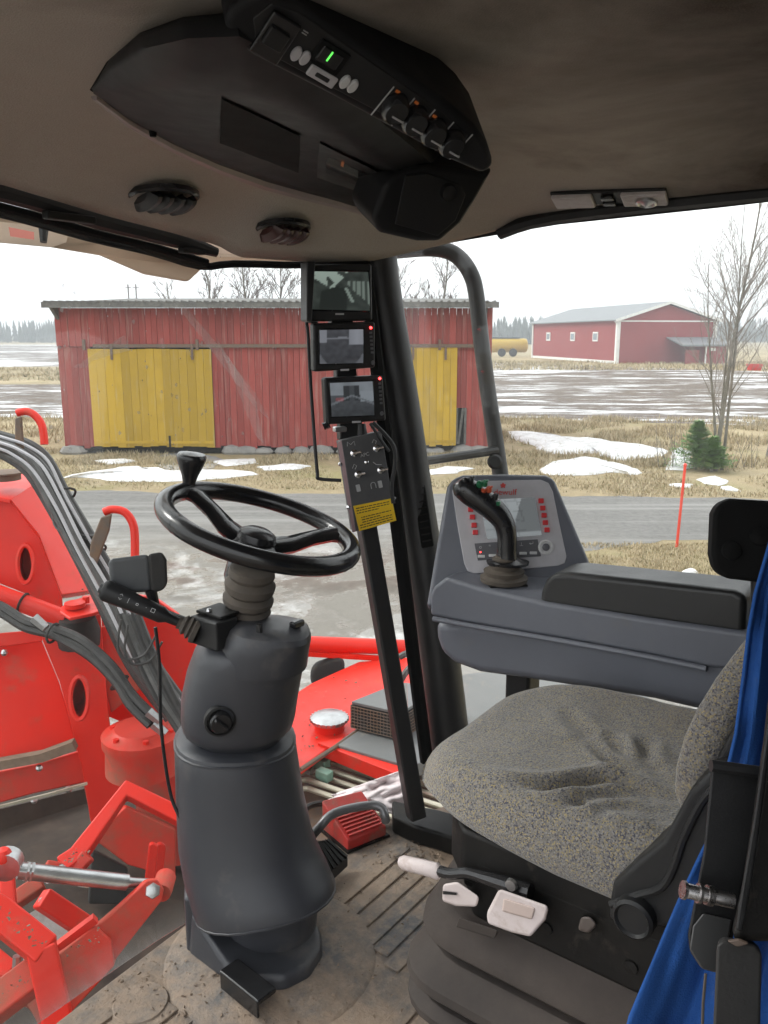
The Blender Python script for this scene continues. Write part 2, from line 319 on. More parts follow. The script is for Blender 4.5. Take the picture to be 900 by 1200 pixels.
def gr_field(t, p, tc):
    mp = nn(t, 'ShaderNodeMapping', ins={'Scale': (.13, .42, 1), 'Rotation': (0, 0, R(-16))}); t.links.new(tc, mp.inputs[0])
    mq = nn(t, 'ShaderNodeMapping', ins={'Scale': (.45, 1.5, 1), 'Rotation': (0, 0, R(-24))}); t.links.new(tc, mq.inputs[0])
    n1 = noi(t, mp.outputs[0], 1.0, 9, .72, .4); n2 = noi(t, mq.outputs[0], 1.2, 7, .7); n3 = noi(t, tc, 2.2, 6)
    mud = mixc(t, ramp(t, n2, .35, .65), (.060, .043, .032), (.165, .125, .095))
    sn = nn(t, 'ShaderNodeMath', operation='ADD'); t.links.new(n1, sn.inputs[0]); q = nn(t, 'ShaderNodeMath', operation='MULTIPLY', ins={1: .45}); t.links.new(n2, q.inputs[0]); t.links.new(q.outputs[0], sn.inputs[1])
    lg = nn(t, 'ShaderNodeMath', operation='MULTIPLY_ADD', ins={1: .55, 2: -.275}); t.links.new(noi(t, tc, .035, 4, .6, .5), lg.inputs[0]); s2 = nn(t, 'ShaderNodeMath', operation='ADD'); t.links.new(sn.outputs[0], s2.inputs[0]); t.links.new(lg.outputs[0], s2.inputs[1]); mk = ramp(t, s2.outputs[0], .73, .82); col = mixc(t, mk, mud, (.80, .81, .83)); t.links.new(col, p.inputs['Base Color'])
    wet = ramp(t, n2, .40, .47, (.16,) * 3, (.85,) * 3); t.links.new(wet, p.inputs['Roughness']); bump(t, n3, p, .4, .06); p.inputs['Specular IOR Level'].default_value = .35
M['grass'] = gmat('dry_winter_grass', gr_grass); M['gravel'] = gmat('wet_gravel', gr_gravel); M['field'] = gmat('wet_ploughed_field', gr_field)
def sheet(name, pts, m, z, fine=0):
    b = B(); b.add([Vector((x, y, z)) for x, y in pts], [tuple(range(len(pts)))]); return single(name, b, m, frame='world', base=(0, 0, 0), kind='structure')
b = B(); b.add([(-3000, -60, 0), (3000, -60, 0), (3000, 3000, 0), (-3000, 3000, 0)], [(0, 1, 2, 3)])
single('ground', b, M['grass'], frame='world', base=(0, 0, 0), kind='structure')
def gy(y): return wp(450, y, z=0).y
def wob(pts, k=12, a=.25, sd=0):
    out = []
    for i in range(len(pts)):
        p, q = pts[i], pts[(i + 1) % len(pts)]
        for j in range(k):
            t = j / k; x, y = p[0] + (q[0] - p[0]) * t, p[1] + (q[1] - p[1]) * t
            out.append((x + a * (mnoise.noise((x * .8, y * .8, sd)) + .6 * mnoise.noise((x * 2.7, y * 2.7, sd))), y + a * (mnoise.noise((x * .8, y * .8, sd + 9)) + .6 * mnoise.noise((x * 2.7, y * 2.7, sd + 9)))))
    return out
def gpx(pix): return [(lambda p: (p.x, p.y))(wp(x, y, z=0)) for x, y in pix]
# ploughed fields behind the shed and up to the barn, the gravel road with the wet yard
sheet('field', wob([(-9.5, gy(489)), (-60, gy(489)), (-400, gy(470)), (-400, 330), (-14, 330)], 30, .5), M['field'], .004)
sheet('field_verge', wob([(-9.8, gy(450)), (-120, gy(455)), (-120, gy(437)), (-12, gy(428))], 20, .6), M['grass'], .008)
sheet('field', wob([(4.2, gy(488)), (14, gy(500)), (60, gy(497)), (140, gy(470)), (140, gy(429)), (36, gy(436)), (22, gy(428)), (12, gy(424)), (8.5, gy(424))], 24, .6, 3), M['field'], .004)
sheet('road', wob([(-60, gy(580)), (-8, gy(575)), (3, gy(580)), (9, gy(587)), (40, gy(592)), (40, gy(628)), (9, gy(630)), (4.6, gy(634)), (2.7, gy(648)), (2.2, gy(690)), (3.0, 6), (4, -20), (-60, -20)], 26, .22, 5), M['gravel'], .004)
# ---- old snow patches (melting, low mounds)
def snow(pix, h=.06, sd=0):
    c = np.array(gpx(pix)); pts = np.array(wob([tuple(p) for p in c], 9, .24, sd)); ce = pts.mean(0); b = B(); n = len(pts)
    rings = []
    for k, (s, z) in enumerate(((1.0, .003), (.93, .5), (.75, .85), (.5, 1.0), (.2, 1.0))):
        rings.append([Vector((ce[0] + (x - ce[0]) * s, ce[1] + (y - ce[1]) * s, .006 + (h * z * (.7 + .5 * mnoise.noise((x * s * 1.7 + sd, y * s * 1.7, k))) if k else 0))) for x, y in pts])
    b.loft(rings); return b
spx = [[(590, 506), (622, 507), (640, 513), (690, 514), (706, 517), (750, 523), (784, 528), (778, 535), (745, 537), (722, 540), (700, 532), (665, 533), (640, 532), (622, 522), (606, 516)],
       [(630, 551), (652, 541), (690, 538), (712, 541), (730, 547), (760, 555), (738, 557), (710, 554), (680, 557), (640, 556)],
       [(785, 530), (800, 524), (812, 535), (806, 552), (786, 552)], [(815, 562), (840, 558), (857, 565), (840, 569), (820, 567)], [(843, 571), (858, 574), (862, 578), (848, 576)], [(786, 567), (808, 567), (806, 571), (790, 571)],
       [(78, 560), (120, 552), (150, 549), (190, 556), (240, 555), (290, 552), (306, 556), (270, 561), (200, 564), (130, 563)],
       [(250, 541), (300, 538), (303, 543), (262, 547)], [(305, 548), (340, 545), (366, 547), (350, 551), (315, 551)], [(110, 541), (150, 537), (160, 541), (130, 544)],
       [(497, 552), (530, 548), (556, 549), (540, 554), (505, 556)], [(790, 674), (806, 669), (818, 674), (806, 678)]]
for i, q in enumerate(spx): single('snow', snow(q, .16 if i in (0, 1, 6) else .07, i * 7), M['snow'], frame='world', kind='stuff')
b = B(); b.add([Vector((x, y, .010)) for x, y in wob(gpx([(176, 540), (196, 531), (240, 533), (262, 541), (250, 550), (200, 552)]), 8, .12, 2)], [tuple(range(48))])
m, t, p = new('puddle_ice'); p.inputs['Base Color'].default_value = (.42, .42, .42, 1); p.inputs['Roughness'].default_value = .18
single('puddle', b, m, frame='world', kind='structure')
# ---- dry grass tufts
def tufts(n, fn, hmin, hmax, name, w=.012):
    xy = np.array([fn() for _ in range(n)]); hh = rng.uniform(hmin, hmax, n); an = rng.uniform(0, 6.28, n); ln = rng.uniform(.15, .9, n) * hh; w = rng.uniform(.6, 1.5, n) * w
    v = np.zeros((n, 3, 3)); v[:, 0, 0] = xy[:, 0] - w * np.sin(an + 1); v[:, 0, 1] = xy[:, 1] - w * np.cos(an + 1); v[:, 1, 0] = xy[:, 0] + w * np.sin(an + 1); v[:, 1, 1] = xy[:, 1] + w * np.cos(an + 1)
    v[:, 2, 0] = xy[:, 0] + ln * np.cos(an); v[:, 2, 1] = xy[:, 1] + ln * np.sin(an); v[:, 2, 2] = hh
    me = bpy.data.meshes.new(name); me.from_pydata(v.reshape(-1, 3).tolist(), [], np.arange(n * 3).reshape(-1, 3).tolist()); me.materials.append(M['blade'])
    o = bpy.data.objects.new(name, me); COL.objects.link(o); o['kind'] = 'stuff'
def bl(t, p, tc):
    g = nn(t, 'ShaderNodeNewGeometry').outputs['Random Per Island']; r = nn(t, 'ShaderNodeValToRGB'); e = r.color_ramp.elements; e[0].color = (.24, .18, .10, 1); e[1].color = (.52, .44, .30, 1); e.new(.2).color = (.20, .19, .09, 1); e.new(.3).color = (.38, .30, .18, 1)
    t.links.new(g, r.inputs[0]); t.links.new(r.outputs[0], p.inputs['Base Color']); p.inputs['Roughness'].default_value = .9
M['blade'] = gmat('dry_grass_blade', bl)
U = random.uniform
SNP = [np.array(gpx(q)) for q in spx]
def insnow(x, y):
    for P in SNP:
        if not (P[:, 0].min() < x < P[:, 0].max() and P[:, 1].min() - .3 < y < P[:, 1].max()): continue
        c_ = False; n = len(P)
        for i in range(n):
            (x1, y1), (x2, y2) = P[i], P[i - 1]
            if (y1 > y + .12) != (y2 > y + .12) and x < (x2 - x1) * (y + .12 - y1) / (y2 - y1) + x1: c_ = not c_
        if c_: return True
    return False
def clump(x0, x1, y0, y1, th=-.05, sc=.6):
    def f():
        while 1:
            x, y = U(x0, x1), U(y0, y1)
            if mnoise.noise((x * sc, y * sc, 4)) + U(-.25, .25) > th and (not insnow(x, y) or random.random() < .05): return x, y
    return f
tufts(24000, clump(3.6, 17, gy(548), gy(490), .02), .05, .22, 'grass', .014)
tufts(14000, clump(3.5, 17, gy(583), gy(545), -.1), .03, .11, 'grass', .012)
tufts(16000, clump(-11, 4.6, gy(545), gy(527), .05), .04, .16, 'grass', .012)
tufts(9000, clump(-11, 4.4, gy(574), gy(545), -.1), .02, .09, 'grass', .011)
tufts(20000, clump(2.6, 10, gy(690), gy(637), -.12, 1.2), .02, .07, 'grass', .007)
tufts(7000, clump(-30, -9.7, gy(520), gy(490), -.1), .1, .35, 'grass', .016)
tufts(9000, clump(-60, -12, gy(447), gy(433), -.2, .2), .15, .45, 'grass', .05)
tufts(9000, clump(8, 60, gy(434), gy(424), -.3, .1), .12, .4, 'grass', .06)

# ---- the red shed with yellow doors
Ys = 22.8
def sx(px): return (px - 450) / F * (Ys * CT + ST * 2.2)
def sz(px, py): return wp(px, py, y=Ys).z
X0, X1 = wp(70, 445, y=Ys).x, wp(575, 445, y=Ys).x
ZE = sz(300, 361); ZR = sz(300, 407)
T = thing('shed', 'weathered red plank shed with two yellow doors and a flat grey roof edge', 'shed', ((X0 + X1) / 2, Ys, 0), 'world')
D1 = (wp(107, 460, y=Ys).x, wp(250, 460, y=Ys).x, sz(180, 523), sz(180, 409)); D2 = (wp(472, 460, y=Ys).x, wp(535, 460, y=Ys).x, sz(500, 522), sz(500, 405))
DK = (wp(534, 490, y=Ys).x, wp(546, 490, y=Ys).x, sz(540, 520), sz(540, 478))
ZB = .20
bcache = {}
def board(x0, x1, z0, z1, y, m, name='board', par=T, th=.025):
    b = B(); b.box(((x0 + x1) / 2, y, (z0 + z1) / 2), (x1 - x0, th, z1 - z0)); return part(name, b, m, par)
x = X0; i = 0
while x < X1 - .03:
    w = min(U(.15, .19), X1 - x); xa, xb = x + .004, x + w - .004; xm = x + w / 2
    board(xa, xb, ZR + U(-.03, .03), ZE, Ys - .02 + U(-.008, .008), M['redwood'])
    inD1, inD2 = D1[0] < xm < D1[1], D2[0] < xm < D2[1]; inDK = DK[0] < xm < DK[1]
    lo = ZB + U(-.06, .05)
    if inDK: board(xa, xb, DK[3], ZR, Ys + .02, M['redwood'])
    elif not (inD1 or inD2): board(xa, xb, lo, ZR, Ys + .02 + U(-.008, .008), M['redwood'])
    x += w
for nm, Dd, k in (('door', D1, 15), ('door', D2, 8)):
    dz = part('sliding_door', B().box(((Dd[0] + Dd[1]) / 2, Ys - .03, (Dd[2] + Dd[3]) / 2), (Dd[1] - Dd[0], .03, Dd[3] - Dd[2])), M['darkgap'], T, label='yellow sliding plank door')
    for j in range(k):
        a = Dd[0] + (Dd[1] - Dd[0]) * j / k; e = Dd[0] + (Dd[1] - Dd[0]) * (j + 1) / k
        board(a + .0025, e - .0025, Dd[2] + U(-.03, .03), Dd[3] + U(-.01, .01), Ys - .06 + U(-.007, .007), M['yelwood'], 'plank', dz)
part('latch', B().box((wp(200, 515, y=Ys).x, Ys - .09, sz(200, 517)), (.05, .03, .32)), M['black'], T)
part('door_track', B().box(((X0 + X1) / 2 + .4, Ys - .07, ZR + .04), (X1 - X0 - 1.2, .07, .09)), M['rust'], T)
for px in (100, 232, 515, 560): part('track_bracket', B().box((wp(px, 408, y=Ys).x, Ys - .1, ZR + .07), (.07, .06, .28)), M['rust'], T)
for px in (132, 226, 484, 522): part('door_hanger', B().box((wp(px, 412, y=Ys).x, Ys - .115, ZR - .12), (.06, .03, .42)), M['rust'], T)
for Dd in (D1, D2): part('door_rail', B().box(((Dd[0] + Dd[1]) / 2, Ys - .082, Dd[2] + .12), (Dd[1] - Dd[0] - .06, .02, .07)), M['yelwood'], T)
DEEP = 7.0
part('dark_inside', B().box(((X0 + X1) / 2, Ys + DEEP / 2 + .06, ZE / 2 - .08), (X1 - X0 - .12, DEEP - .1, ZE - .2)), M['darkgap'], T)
for s in (X0, X1):
    for j in range(14): part('board', B().box((s, Ys + .05 + (j + .5) * DEEP / 14, ZE / 2 + .12), (.03, DEEP / 14 - .01, ZE - .2)), M['redwood'], T)
part('broken_frame', B().tube([(DK[0] + .08, Ys - .02, DK[2]), (DK[0] + .2, Ys - .02, DK[3])], .035, 4).tube([(DK[0] + .02, Ys - .02, DK[2]), (DK[0] + .02, Ys - .02, DK[3])], .04, 4).tube([(DK[1] - .02, Ys - .02, DK[2]), (DK[1] - .02, Ys - .02, DK[3])], .035, 4), M['wgrey'], T)
xl, xr = wp(50, 359, y=Ys - .5).x, wp(584, 357, y=Ys - .5).x
rz = ZE + .02
rf = part('roof', B().prism([(xl, Ys - .55, rz), (xl, Ys - .55, rz + .10), (xl, Ys + DEEP + .4, rz + .55), (xl, Ys + DEEP + .4, rz + .45)], (xr - xl, 0, 0)), M['wgrey'], T)
part('eave_board', B().box(((xl + xr) / 2, Ys - .565, rz + .045), (xr - xl + .02, .03, .15)), M['wgrey'], rf)
for j in range(60): part('sheet_ridge', B().box((xl + (j + .5) * (xr - xl) / 60, Ys - .4, rz + .135), (.05, .5, .035)), M['wgrey'], rf)
for s in (xl + .15, xr - .35): part('rafter', B().prism([(s, Ys - .5, rz - .02), (s, Ys, rz - .02), (s, Ys, rz - .35)], (.08, 0, 0)), M['wgrey'], rf)
for j in range(22):
    a = X0 + (X1 - X0) * (j + U(.2, .8)) / 22
    if D1[0] - .2 < a < D1[1] + .2: continue
    part('foundation_stone', B().sph((a, Ys + .05, .06), (U(.2, .4), .2, U(.12, .22)), 8), M['stone'], T)

# ---- the far red barn
bn = Vector((27.6, 100, 0)); g = Vector((.985, .17, 0)); s_ = Vector((-.17, .985, 0)); GW, GL_, EH, RH = 12.4, 29, 5.0, 6.9; up = Vector((0, 0, 1))
T = thing('barn', 'large red barn with white trim and grey ridged roof beyond the field', 'barn', bn + g * 6, 'world')
part('wall', B().prism([bn, bn + g * GW, bn + g * GW + up * EH, bn + g * GW / 2 + up * RH, bn + up * EH], s_ * GL_), M['barnred'], T)
o_ = -g * .5 - s_ * .5
for sg in (0, 1):
    e0 = bn + (g * GW if sg else Vector()) + (g * .6 if sg else -g * .6) - s_ * .6 + up * (EH - .02); a0 = bn + g * GW / 2 - s_ * .6 + up * (RH + .2)
    rr = part('roof', B().prism([e0, a0, a0 + up * .14, e0 + up * .14], s_ * (GL_ + 1.2)), M['roofg'], T)
    part('barge_board', B().prism([e0 - s_ * .05 - up * .16, a0 - s_ * .05 - up * .16, a0 - s_ * .05 + up * .17, e0 - s_ * .05 + up * .17], s_ * .04), M['white'], rr)
for k, (d_, wv) in enumerate(((0, .22), (GW, .22))):
    part('corner_board', B().box(bn + g * d_ - s_ * .04 + up * EH / 2, (.42, .42, EH), (g, s_, up)), M['white'], T)
part('corner_board', B().box(bn + s_ * GL_ + up * EH / 2, (.3, .3, EH), (g, s_, up)), M['white'], T)
part('trim_board', B().box(bn + g * GW / 2 - s_ * .05 + up * (EH - .05), (GW, .06, .16), (g, s_, up)), M['white'], T)
part('plinth', B().box(bn + s_ * GL_ / 2 - g * .03 + up * .15, (.1, GL_, .35), (g, s_, up)), M['white'], T)
part('downpipe', B().tube([bn - g * .6 - s_ * .3 + up * (EH - .1), bn - g * .1 - s_ * .35 + up * (EH - .6), bn - g * .1 - s_ * .35], .06, 6), M['white'], T)
for dd in (6.2, 13.5, 22.5):
    f_ = part('window', B().box(bn + s_ * dd - g * .04 + up * 3.15, (.1, 1.5, 1.15), (g, s_, up)), M['white'], T)
    part('pane', B().box(bn + s_ * dd - g * .1 + up * 3.15, (.04, 1.1, .8), (g, s_, up)), mat('barn_window_pane', (.25, .29, .33), .2) if dd < 7 else bpy.data.materials['barn_window_pane'], f_)
pb = bn + g * 6.4 - s_ * 3.5
pw = part('porch', B().prism([pb + g * 3.0, pb + g * 5.6, pb + g * 5.6 + s_ * 3.5, pb + g * 3.0 + s_ * 3.5], up * 2.1), M['barnred'], T)
part('porch_wall', B().prism([pb + g * .6, pb + g * 2.2, pb + g * 2.2 + s_ * .3, pb + g * .6 + s_ * .3], up * 1.6), M['barnred'], T)
part('porch_roof', B().bridge([pb - g * .2 - s_ * .4 + up * 2.05, pb + g * 6 - s_ * .4 + up * 2.05, pb + g * 6 - s_ * .4 + up * 2.25, pb - g * .2 - s_ * .4 + up * 2.25], [pb - g * .2 + s_ * 3.45 + up * 2.95, pb + g * 6 + s_ * 3.45 + up * 2.95, pb + g * 6 + s_ * 3.45 + up * 3.1, pb - g * .2 + s_ * 3.45 + up * 3.1]), M['roofg'], T)
for q in (3.0, 5.7): part('porch_post', B().box(pb + g * q - s_ * .06 + up * 1.05, (.16, .12, 2.1), (g, s_, up)), M['white'], T)
part('porch_window', B().box(pb + g * 3.9 - s_ * .04 + up * 1.7, (.6, .1, .35), (g, s_, up)), M['white'], T)
# ---- yellow slurry tank by the barn, red tub beside it
P0 = wp(596, 413, z=.0); P0 = wp(596, 404, y=135); P0.z = 0
T = thing('tank_trailer', 'yellow tank trailer parked far off between the shed and the barn', 'trailer', P0, 'world')
tz = 1.75
part('tank', B().lathe(P0 + Vector((-3.0, 0, tz)), (1, 0, 0), [(.1, -.3), (.7, -.2), (1.05, .05), (1.1, .4), (1.1, 5.4), (1.05, 5.8), (.7, 6.0), (.1, 6.1)], 20), M['tanky'], T)
part('walkway', B().box(P0 + Vector((-.6, 0, tz + 1.2)), (4.6, .8, .1)), M['black'], T)
for k in (-1.2, .6):
    part('wheel', B().lathe(P0 + Vector((k, -1.2, .65)), (0, 1, 0), [(.3, 0), (.62, .02), (.65, .2), (.62, .4), (.3, .42)], 16), M['tyre'], T)
part('drawbar', B().box(P0 + Vector((-4.0, 0, .8)), (2.2, .2, .2)), M['tanky'], T)
Q = wp(884, 431, z=.25)
single('feed_tub', B().lathe((Q.x, Q.y, 0), (0, 0, 1), [(.5, 0), (.6, .02), (.75, .55), (.78, .6), (.7, .6), (.55, .1)], 16), M['redp'], 'small red tub standing in the grass beside the barn porch', 'tub', 'world')
# ---- road marker pole
Q = wp(793, 641, z=0)
T = thing('marker_pole', 'thin orange red marker pole leaning beside the gravel road', 'pole', Q, 'world')
tp = wp(803, 545, y=Q.y)
part('rod', B().tube([Q, tp], .022, 8), M['marker'], T); part('cap', B().sph(tp, .03, 8), M['marker'], T)
# ---- trees
def bare_tree(name, label, base, height, r0, seed, stems=1, group=None, lean=.1, dens=1.0, spread=.5, rm=.0035, tw='twig'):
    rd = random.Random(seed); T = thing(name, label, 'tree', base, 'world', group); trunk = B(); crown = B()
    def br(b, p, d, L, r, lev):
        n = max(3, int(L / .35)); n = min(n, 9); pts = [p]; q = p.copy(); dd = d.copy()
        for i in range(n):
            dd = (dd + Vector((rd.uniform(-1, 1), rd.uniform(-1, 1), rd.uniform(-.3, .9))) * (.06 if lev == 0 else .14)).normalized(); q = q + dd * L / n; pts.append(q.copy())
        b.tube(pts, [max(rm, r * (1 - .85 * i / n)) for i in range(n + 1)], 7 if lev == 0 else (4 if lev == 1 else 3))
        if lev >= 3: return
        k = int((L * (4.6 if lev == 0 else 5.5 if lev == 1 else 6)) * dens)
        for j in range(min(k, 34)):
            t = rd.uniform(.22 if lev == 0 else .15, .98); i = min(n - 1, int(t * n)); pb_ = pts[i].lerp(pts[i + 1], t * n - i)
            a = rd.uniform(0, 6.28); ax = (pts[i + 1] - pts[i]).normalized(); s = ax.orthogonal().normalized(); s = Matrix.Rotation(a, 3, ax) @ s
            nd = (ax * rd.uniform(.6, 1.1) + s * rd.uniform(.5, 1.0) * (spread * 2) + Vector((0, 0, .25))).normalized()
            br(crown, pb_, nd, L * (.42 if lev == 0 else .5) * (1.15 - t * .75) * rd.uniform(.6, 1.1), max(rm, r * (1 - .8 * t) * .5), lev + 1)
    for s in range(stems):
        d = Vector((rd.uniform(-lean, lean), rd.uniform(-lean, lean), 1)).normalized(); off = Vector((rd.uniform(-.25, .25), rd.uniform(-.2, .2), 0)) if s else Vector()
        br(trunk, Vector(base) + off, d, height * (1 if s == 0 else rd.uniform(.6, .92)), r0 * (1 if s == 0 else .7), 0)
    part('trunk', trunk, M['barkp'], T); part('crown', crown, M[tw], T); return T
q = wp(838, 552, z=0)
bare_tree('birch_tree', 'bare thin many-stemmed birch growing beside the small spruces', q, 6.9, .06, 11, 4, None, .10, .8, .40, .0035, 'twigp')
q = wp(893, 548, z=0)
bare_tree('birch_tree', 'bare birch at the field edge beyond the many-stemmed one', q + Vector((.8, 1.5, 0)), 6.0, .05, 23, 2, None, .12, .7, .4, .0035, 'twigp')
for px, ty, dy, sd, lab in ((292, 292, 44, 1, 'bare birch rising above the middle of the shed roof beside the camera monitors'), (330, 302, 46, 2, 'bare birch behind the shed nearest the uppermost monitor'), (208, 330, 42, 3, 'low bare birch peeping over the shed roof below the beige canopy'), (252, 312, 43, 4, 'slim bare birch over the shed roof beside the canopy tip'), (476, 286, 40, 5, 'tall bare birch behind the shed seen just past the dark pillar'), (512, 292, 41, 6, 'tall bare birch behind the shed under the bend of the handrail')):
    p0 = wp(px, 400, y=dy); top = wp(px, ty, y=dy).z
    bare_tree('birch_tree', lab, Vector((p0.x, dy, 0)), top, .12, sd + 40, 1 if sd % 2 else 2, 'bare birches behind the shed', .06, .85, .5, .011)
def spruce(base, h, seed, lab):
    rd = random.Random(seed); T = thing('spruce_sapling', lab, 'tree', base, 'world', 'young spruces at the road verge'); tr = B().tube([base, base + Vector((.02, 0, h))], [.03, .006], 6); b = B(); N = int(46 * h)
    for i in range(N):
        z = h * (.06 + .92 * i / N); L = (h - z) * .72 + .03; 
        for j in range(6):
            a = rd.uniform(0, 6.28); l = L * rd.uniform(.6, 1.1); d = Vector((math.cos(a), math.sin(a), rd.uniform(-.05, .4))); pb_ = base + Vector((0, 0, z))
            for k in range(9):
                t = (k + .5) / 9; c_ = pb_ + d * l * t; sd_ = Vector((-d.y, d.x, 0)); 
                for w in (-1, 1):
                    tip = c_ + (d * .5 + sd_ * w * rd.uniform(.5, 1) + Vector((0, 0, rd.uniform(-.1, .5)))).normalized() * rd.uniform(.06, .13); b.add([c_ - d * .02, c_ + d * .02 + Vector((0, 0, .008)), tip], [(0, 1, 2)])
    part('trunk', tr, M['barkp'], T); part('crown', b, M['spruce'], T)
spruce(wp(815, 550, z=0), 1.2, 3, 'taller young green spruce beside the bare birch stems'); spruce(wp(834, 553, z=0), .85, 4, 'short bushy young spruce between the taller one and the birch')
for k in range(8):
    q = wp(770 + k * 16 + U(-5, 5), 548, z=0); bare_tree('shrub', 'leafless twiggy shrub among dry grass around the young spruces and the birch', q, U(.5, 1.3), .012, 80 + k, 3, 'bare shrubs at the verge', .3, .6)
# far forest edge
def forest(name, x0, x1, y, h, n, sd):
    rd = random.Random(sd); b = B()
    for i in range(n):
        x = rd.uniform(x0, x1); yy = y + rd.uniform(0, 45); hh = .8 * h * rd.uniform(.65, 1.1); w = hh * rd.uniform(.10, .16); k = 5
        for q_ in range(5):
            z0 = hh * (.08 + .18 * q_); z1 = min(hh, z0 + hh * .32); ww = w * (1.15 - .2 * q_) * rd.uniform(.8, 1.2); ph = rd.uniform(0, 6)
            b.add([(x + ww * math.cos(ph + 6.28 * j / k) * rd.uniform(.7, 1.2), yy + ww * math.sin(ph + 6.28 * j / k), z0 + rd.uniform(-.4, .4)) for j in range(k)] + [(x, yy, z1)], [(j, (j + 1) % k, k) for j in range(k)])
        b.tube([(x, yy, 0), (x, yy, hh * .5)], .25, 4)
    me = mesh(name, b, M['farfor'], Vector()); o = bpy.data.objects.new(name, me); COL.objects.link(o); o['kind'] = 'stuff'
forest('far_forest', -330, -80, 420, 14, 520, 1); forest('far_forest', 20, 90, 330, 13.5, 260, 2); forest('far_forest', 90, 330, 420, 15, 520, 3); forest('far_forest', -90, 25, 520, 14, 200, 4)
b = B(); b.add([Vector((x, y, .012)) for x, y in [(-330, 300), (-30, 300), (-30, 322), (-330, 318)]], [(0, 1, 2, 3)]); single('snow', b, M['snow'], frame='world', kind='stuff')
for k, px in enumerate((154, 163)):
    q = wp(px, 400, y=160); tp = wp(px, 333, y=160); T = thing('power_pole', ['thin wooden power pole far behind the shed roof, the one nearer the shed corner', 'thin wooden power pole far behind the shed roof, the one nearer the birches'][k], 'pole', (q.x, 160, 0), 'world', 'power poles behind the shed')
    part('post', B().tube([(q.x, 160, 0), (q.x, 160, tp.z)], .14, 8), M['twig'], T); part('crossarm', B().box((q.x, 160, tp.z - .6), (1.2, .12, .14)), M['twig'], T)

b = B().box((0, 320, 14), (1500, 760, 30)); hz_ = single('haze', b, None, frame='world', base=(0, 320, -1), kind='stuff')
m, t, p = new('haze_air'); t.nodes.remove(p); pv_ = nn(t, 'ShaderNodeVolumePrincipled', ins={'Density': .0016, 'Color': (.86, .90, .95, 1), 'Anisotropy': .2}); t.links.new(pv_.outputs[0], t.nodes['Material Output'].inputs['Volume']); hz_.data.materials.append(m)
# ================================================================== THE CAB (cab frame)
def vlerp(tab, x):
    xs = [a for a, _ in tab]; return float(np.interp(x, xs, [b for _, b in tab]))
YF = [(.25, 1.34), (.55, 1.37), (.79, 1.39), (1.0, 1.40), (1.2, 1.38), (1.4, 1.30), (1.57, 1.20), (1.7, 1.06), (1.78, .96)]
ZF = [(.25, .265), (.55, .26), (.79, .25), (1.14, .205), (1.235, .19), (1.28, .166), (1.45, .163), (1.57, .172), (1.68, .21), (1.78, .25)]
def ceil_h(x, y):
    yf = vlerp(YF, x); t = min(1, max(0, (y - (yf - .34)) / .34)); hc = .32
    h = hc + (vlerp(ZF, x) - hc) * t ** 2
    s = min(1, max(0, (x - 1.42) / .36)); e = min(h, .265 + .0 * y); h = h + (e - h) * s ** 2.2
    return FD + h
def chit(px, py, k=1.0):
    r = ray(px, py)[1]; lo, hi = .0003, .006; s = lo
    while s < hi:
        if r.z * s + FD > ceil_h(r.x * s, r.y * s): break
        s += .000004
    a_, b_ = s - .000004, s
    for _ in range(14):
        m_ = (a_ + b_) / 2
        if r.z * m_ + FD > ceil_h(r.x * m_, r.y * m_): b_ = m_
        else: a_ = m_
    s = a_
    return Vector((r.x * s * k, r.y * s * k, FD + r.z * s * k))
def cnorm(p, e=.01):
    a = (ceil_h(p.x + e, p.y) - ceil_h(p.x - e, p.y)) / (2 * e); b_ = (ceil_h(p.x, p.y + e) - ceil_h(p.x, p.y - e)) / (2 * e)
    return Vector((a, b_, -1)).normalized()
# headliner, roof above it
def felt():
    m, t, p = new('grimy_shaded_headliner_felt'); tc = nn(t, 'ShaderNodeTexCoord').outputs['Object']; grime_shade = (.075, .062, .052)
    n1 = noi(t, tc, 2.3, 7, .62, .4); n2 = noi(t, tc, 420, 3); n3 = noi(t, tc, 14, 5, .7)
    sx = nn(t, 'ShaderNodeSeparateXYZ'); t.links.new(tc, sx.inputs[0]); ad = nn(t, 'ShaderNodeMath', operation='ADD')     # random grime, plus ceiling shade painted in, darker towards the rear
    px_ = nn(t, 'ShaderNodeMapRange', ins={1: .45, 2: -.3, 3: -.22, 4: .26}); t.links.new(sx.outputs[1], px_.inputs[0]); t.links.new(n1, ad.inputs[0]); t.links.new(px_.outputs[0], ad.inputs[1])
    a = mixc(t, n3, (.44, .40, .36), (.37, .335, .30)); a = mixc(t, ramp(t, ad.outputs[0], .36, .74), a, grime_shade); a = mixc(t, ramp(t, n2, .35, .7, (0, 0, 0), (.35,) * 3), a, (.24, .2, .165))
    t.links.new(a, p.inputs['Base Color']); p.inputs['Roughness'].default_value = .98; p.inputs['Specular IOR Level'].default_value = .1; bump(t, n2, p, .5, .002); return m
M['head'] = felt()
XA, XB = .28, 1.78
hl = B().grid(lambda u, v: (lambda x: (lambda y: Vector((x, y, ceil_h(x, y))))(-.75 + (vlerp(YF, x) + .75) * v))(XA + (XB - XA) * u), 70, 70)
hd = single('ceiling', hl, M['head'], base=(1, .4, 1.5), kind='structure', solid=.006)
b = B().box((1.05, .32, FD + .53), (1.66, 2.35, .1)); single('roof', b, M['canopy'], base=(1, .4, FD + .46), kind='structure', bev=.03)
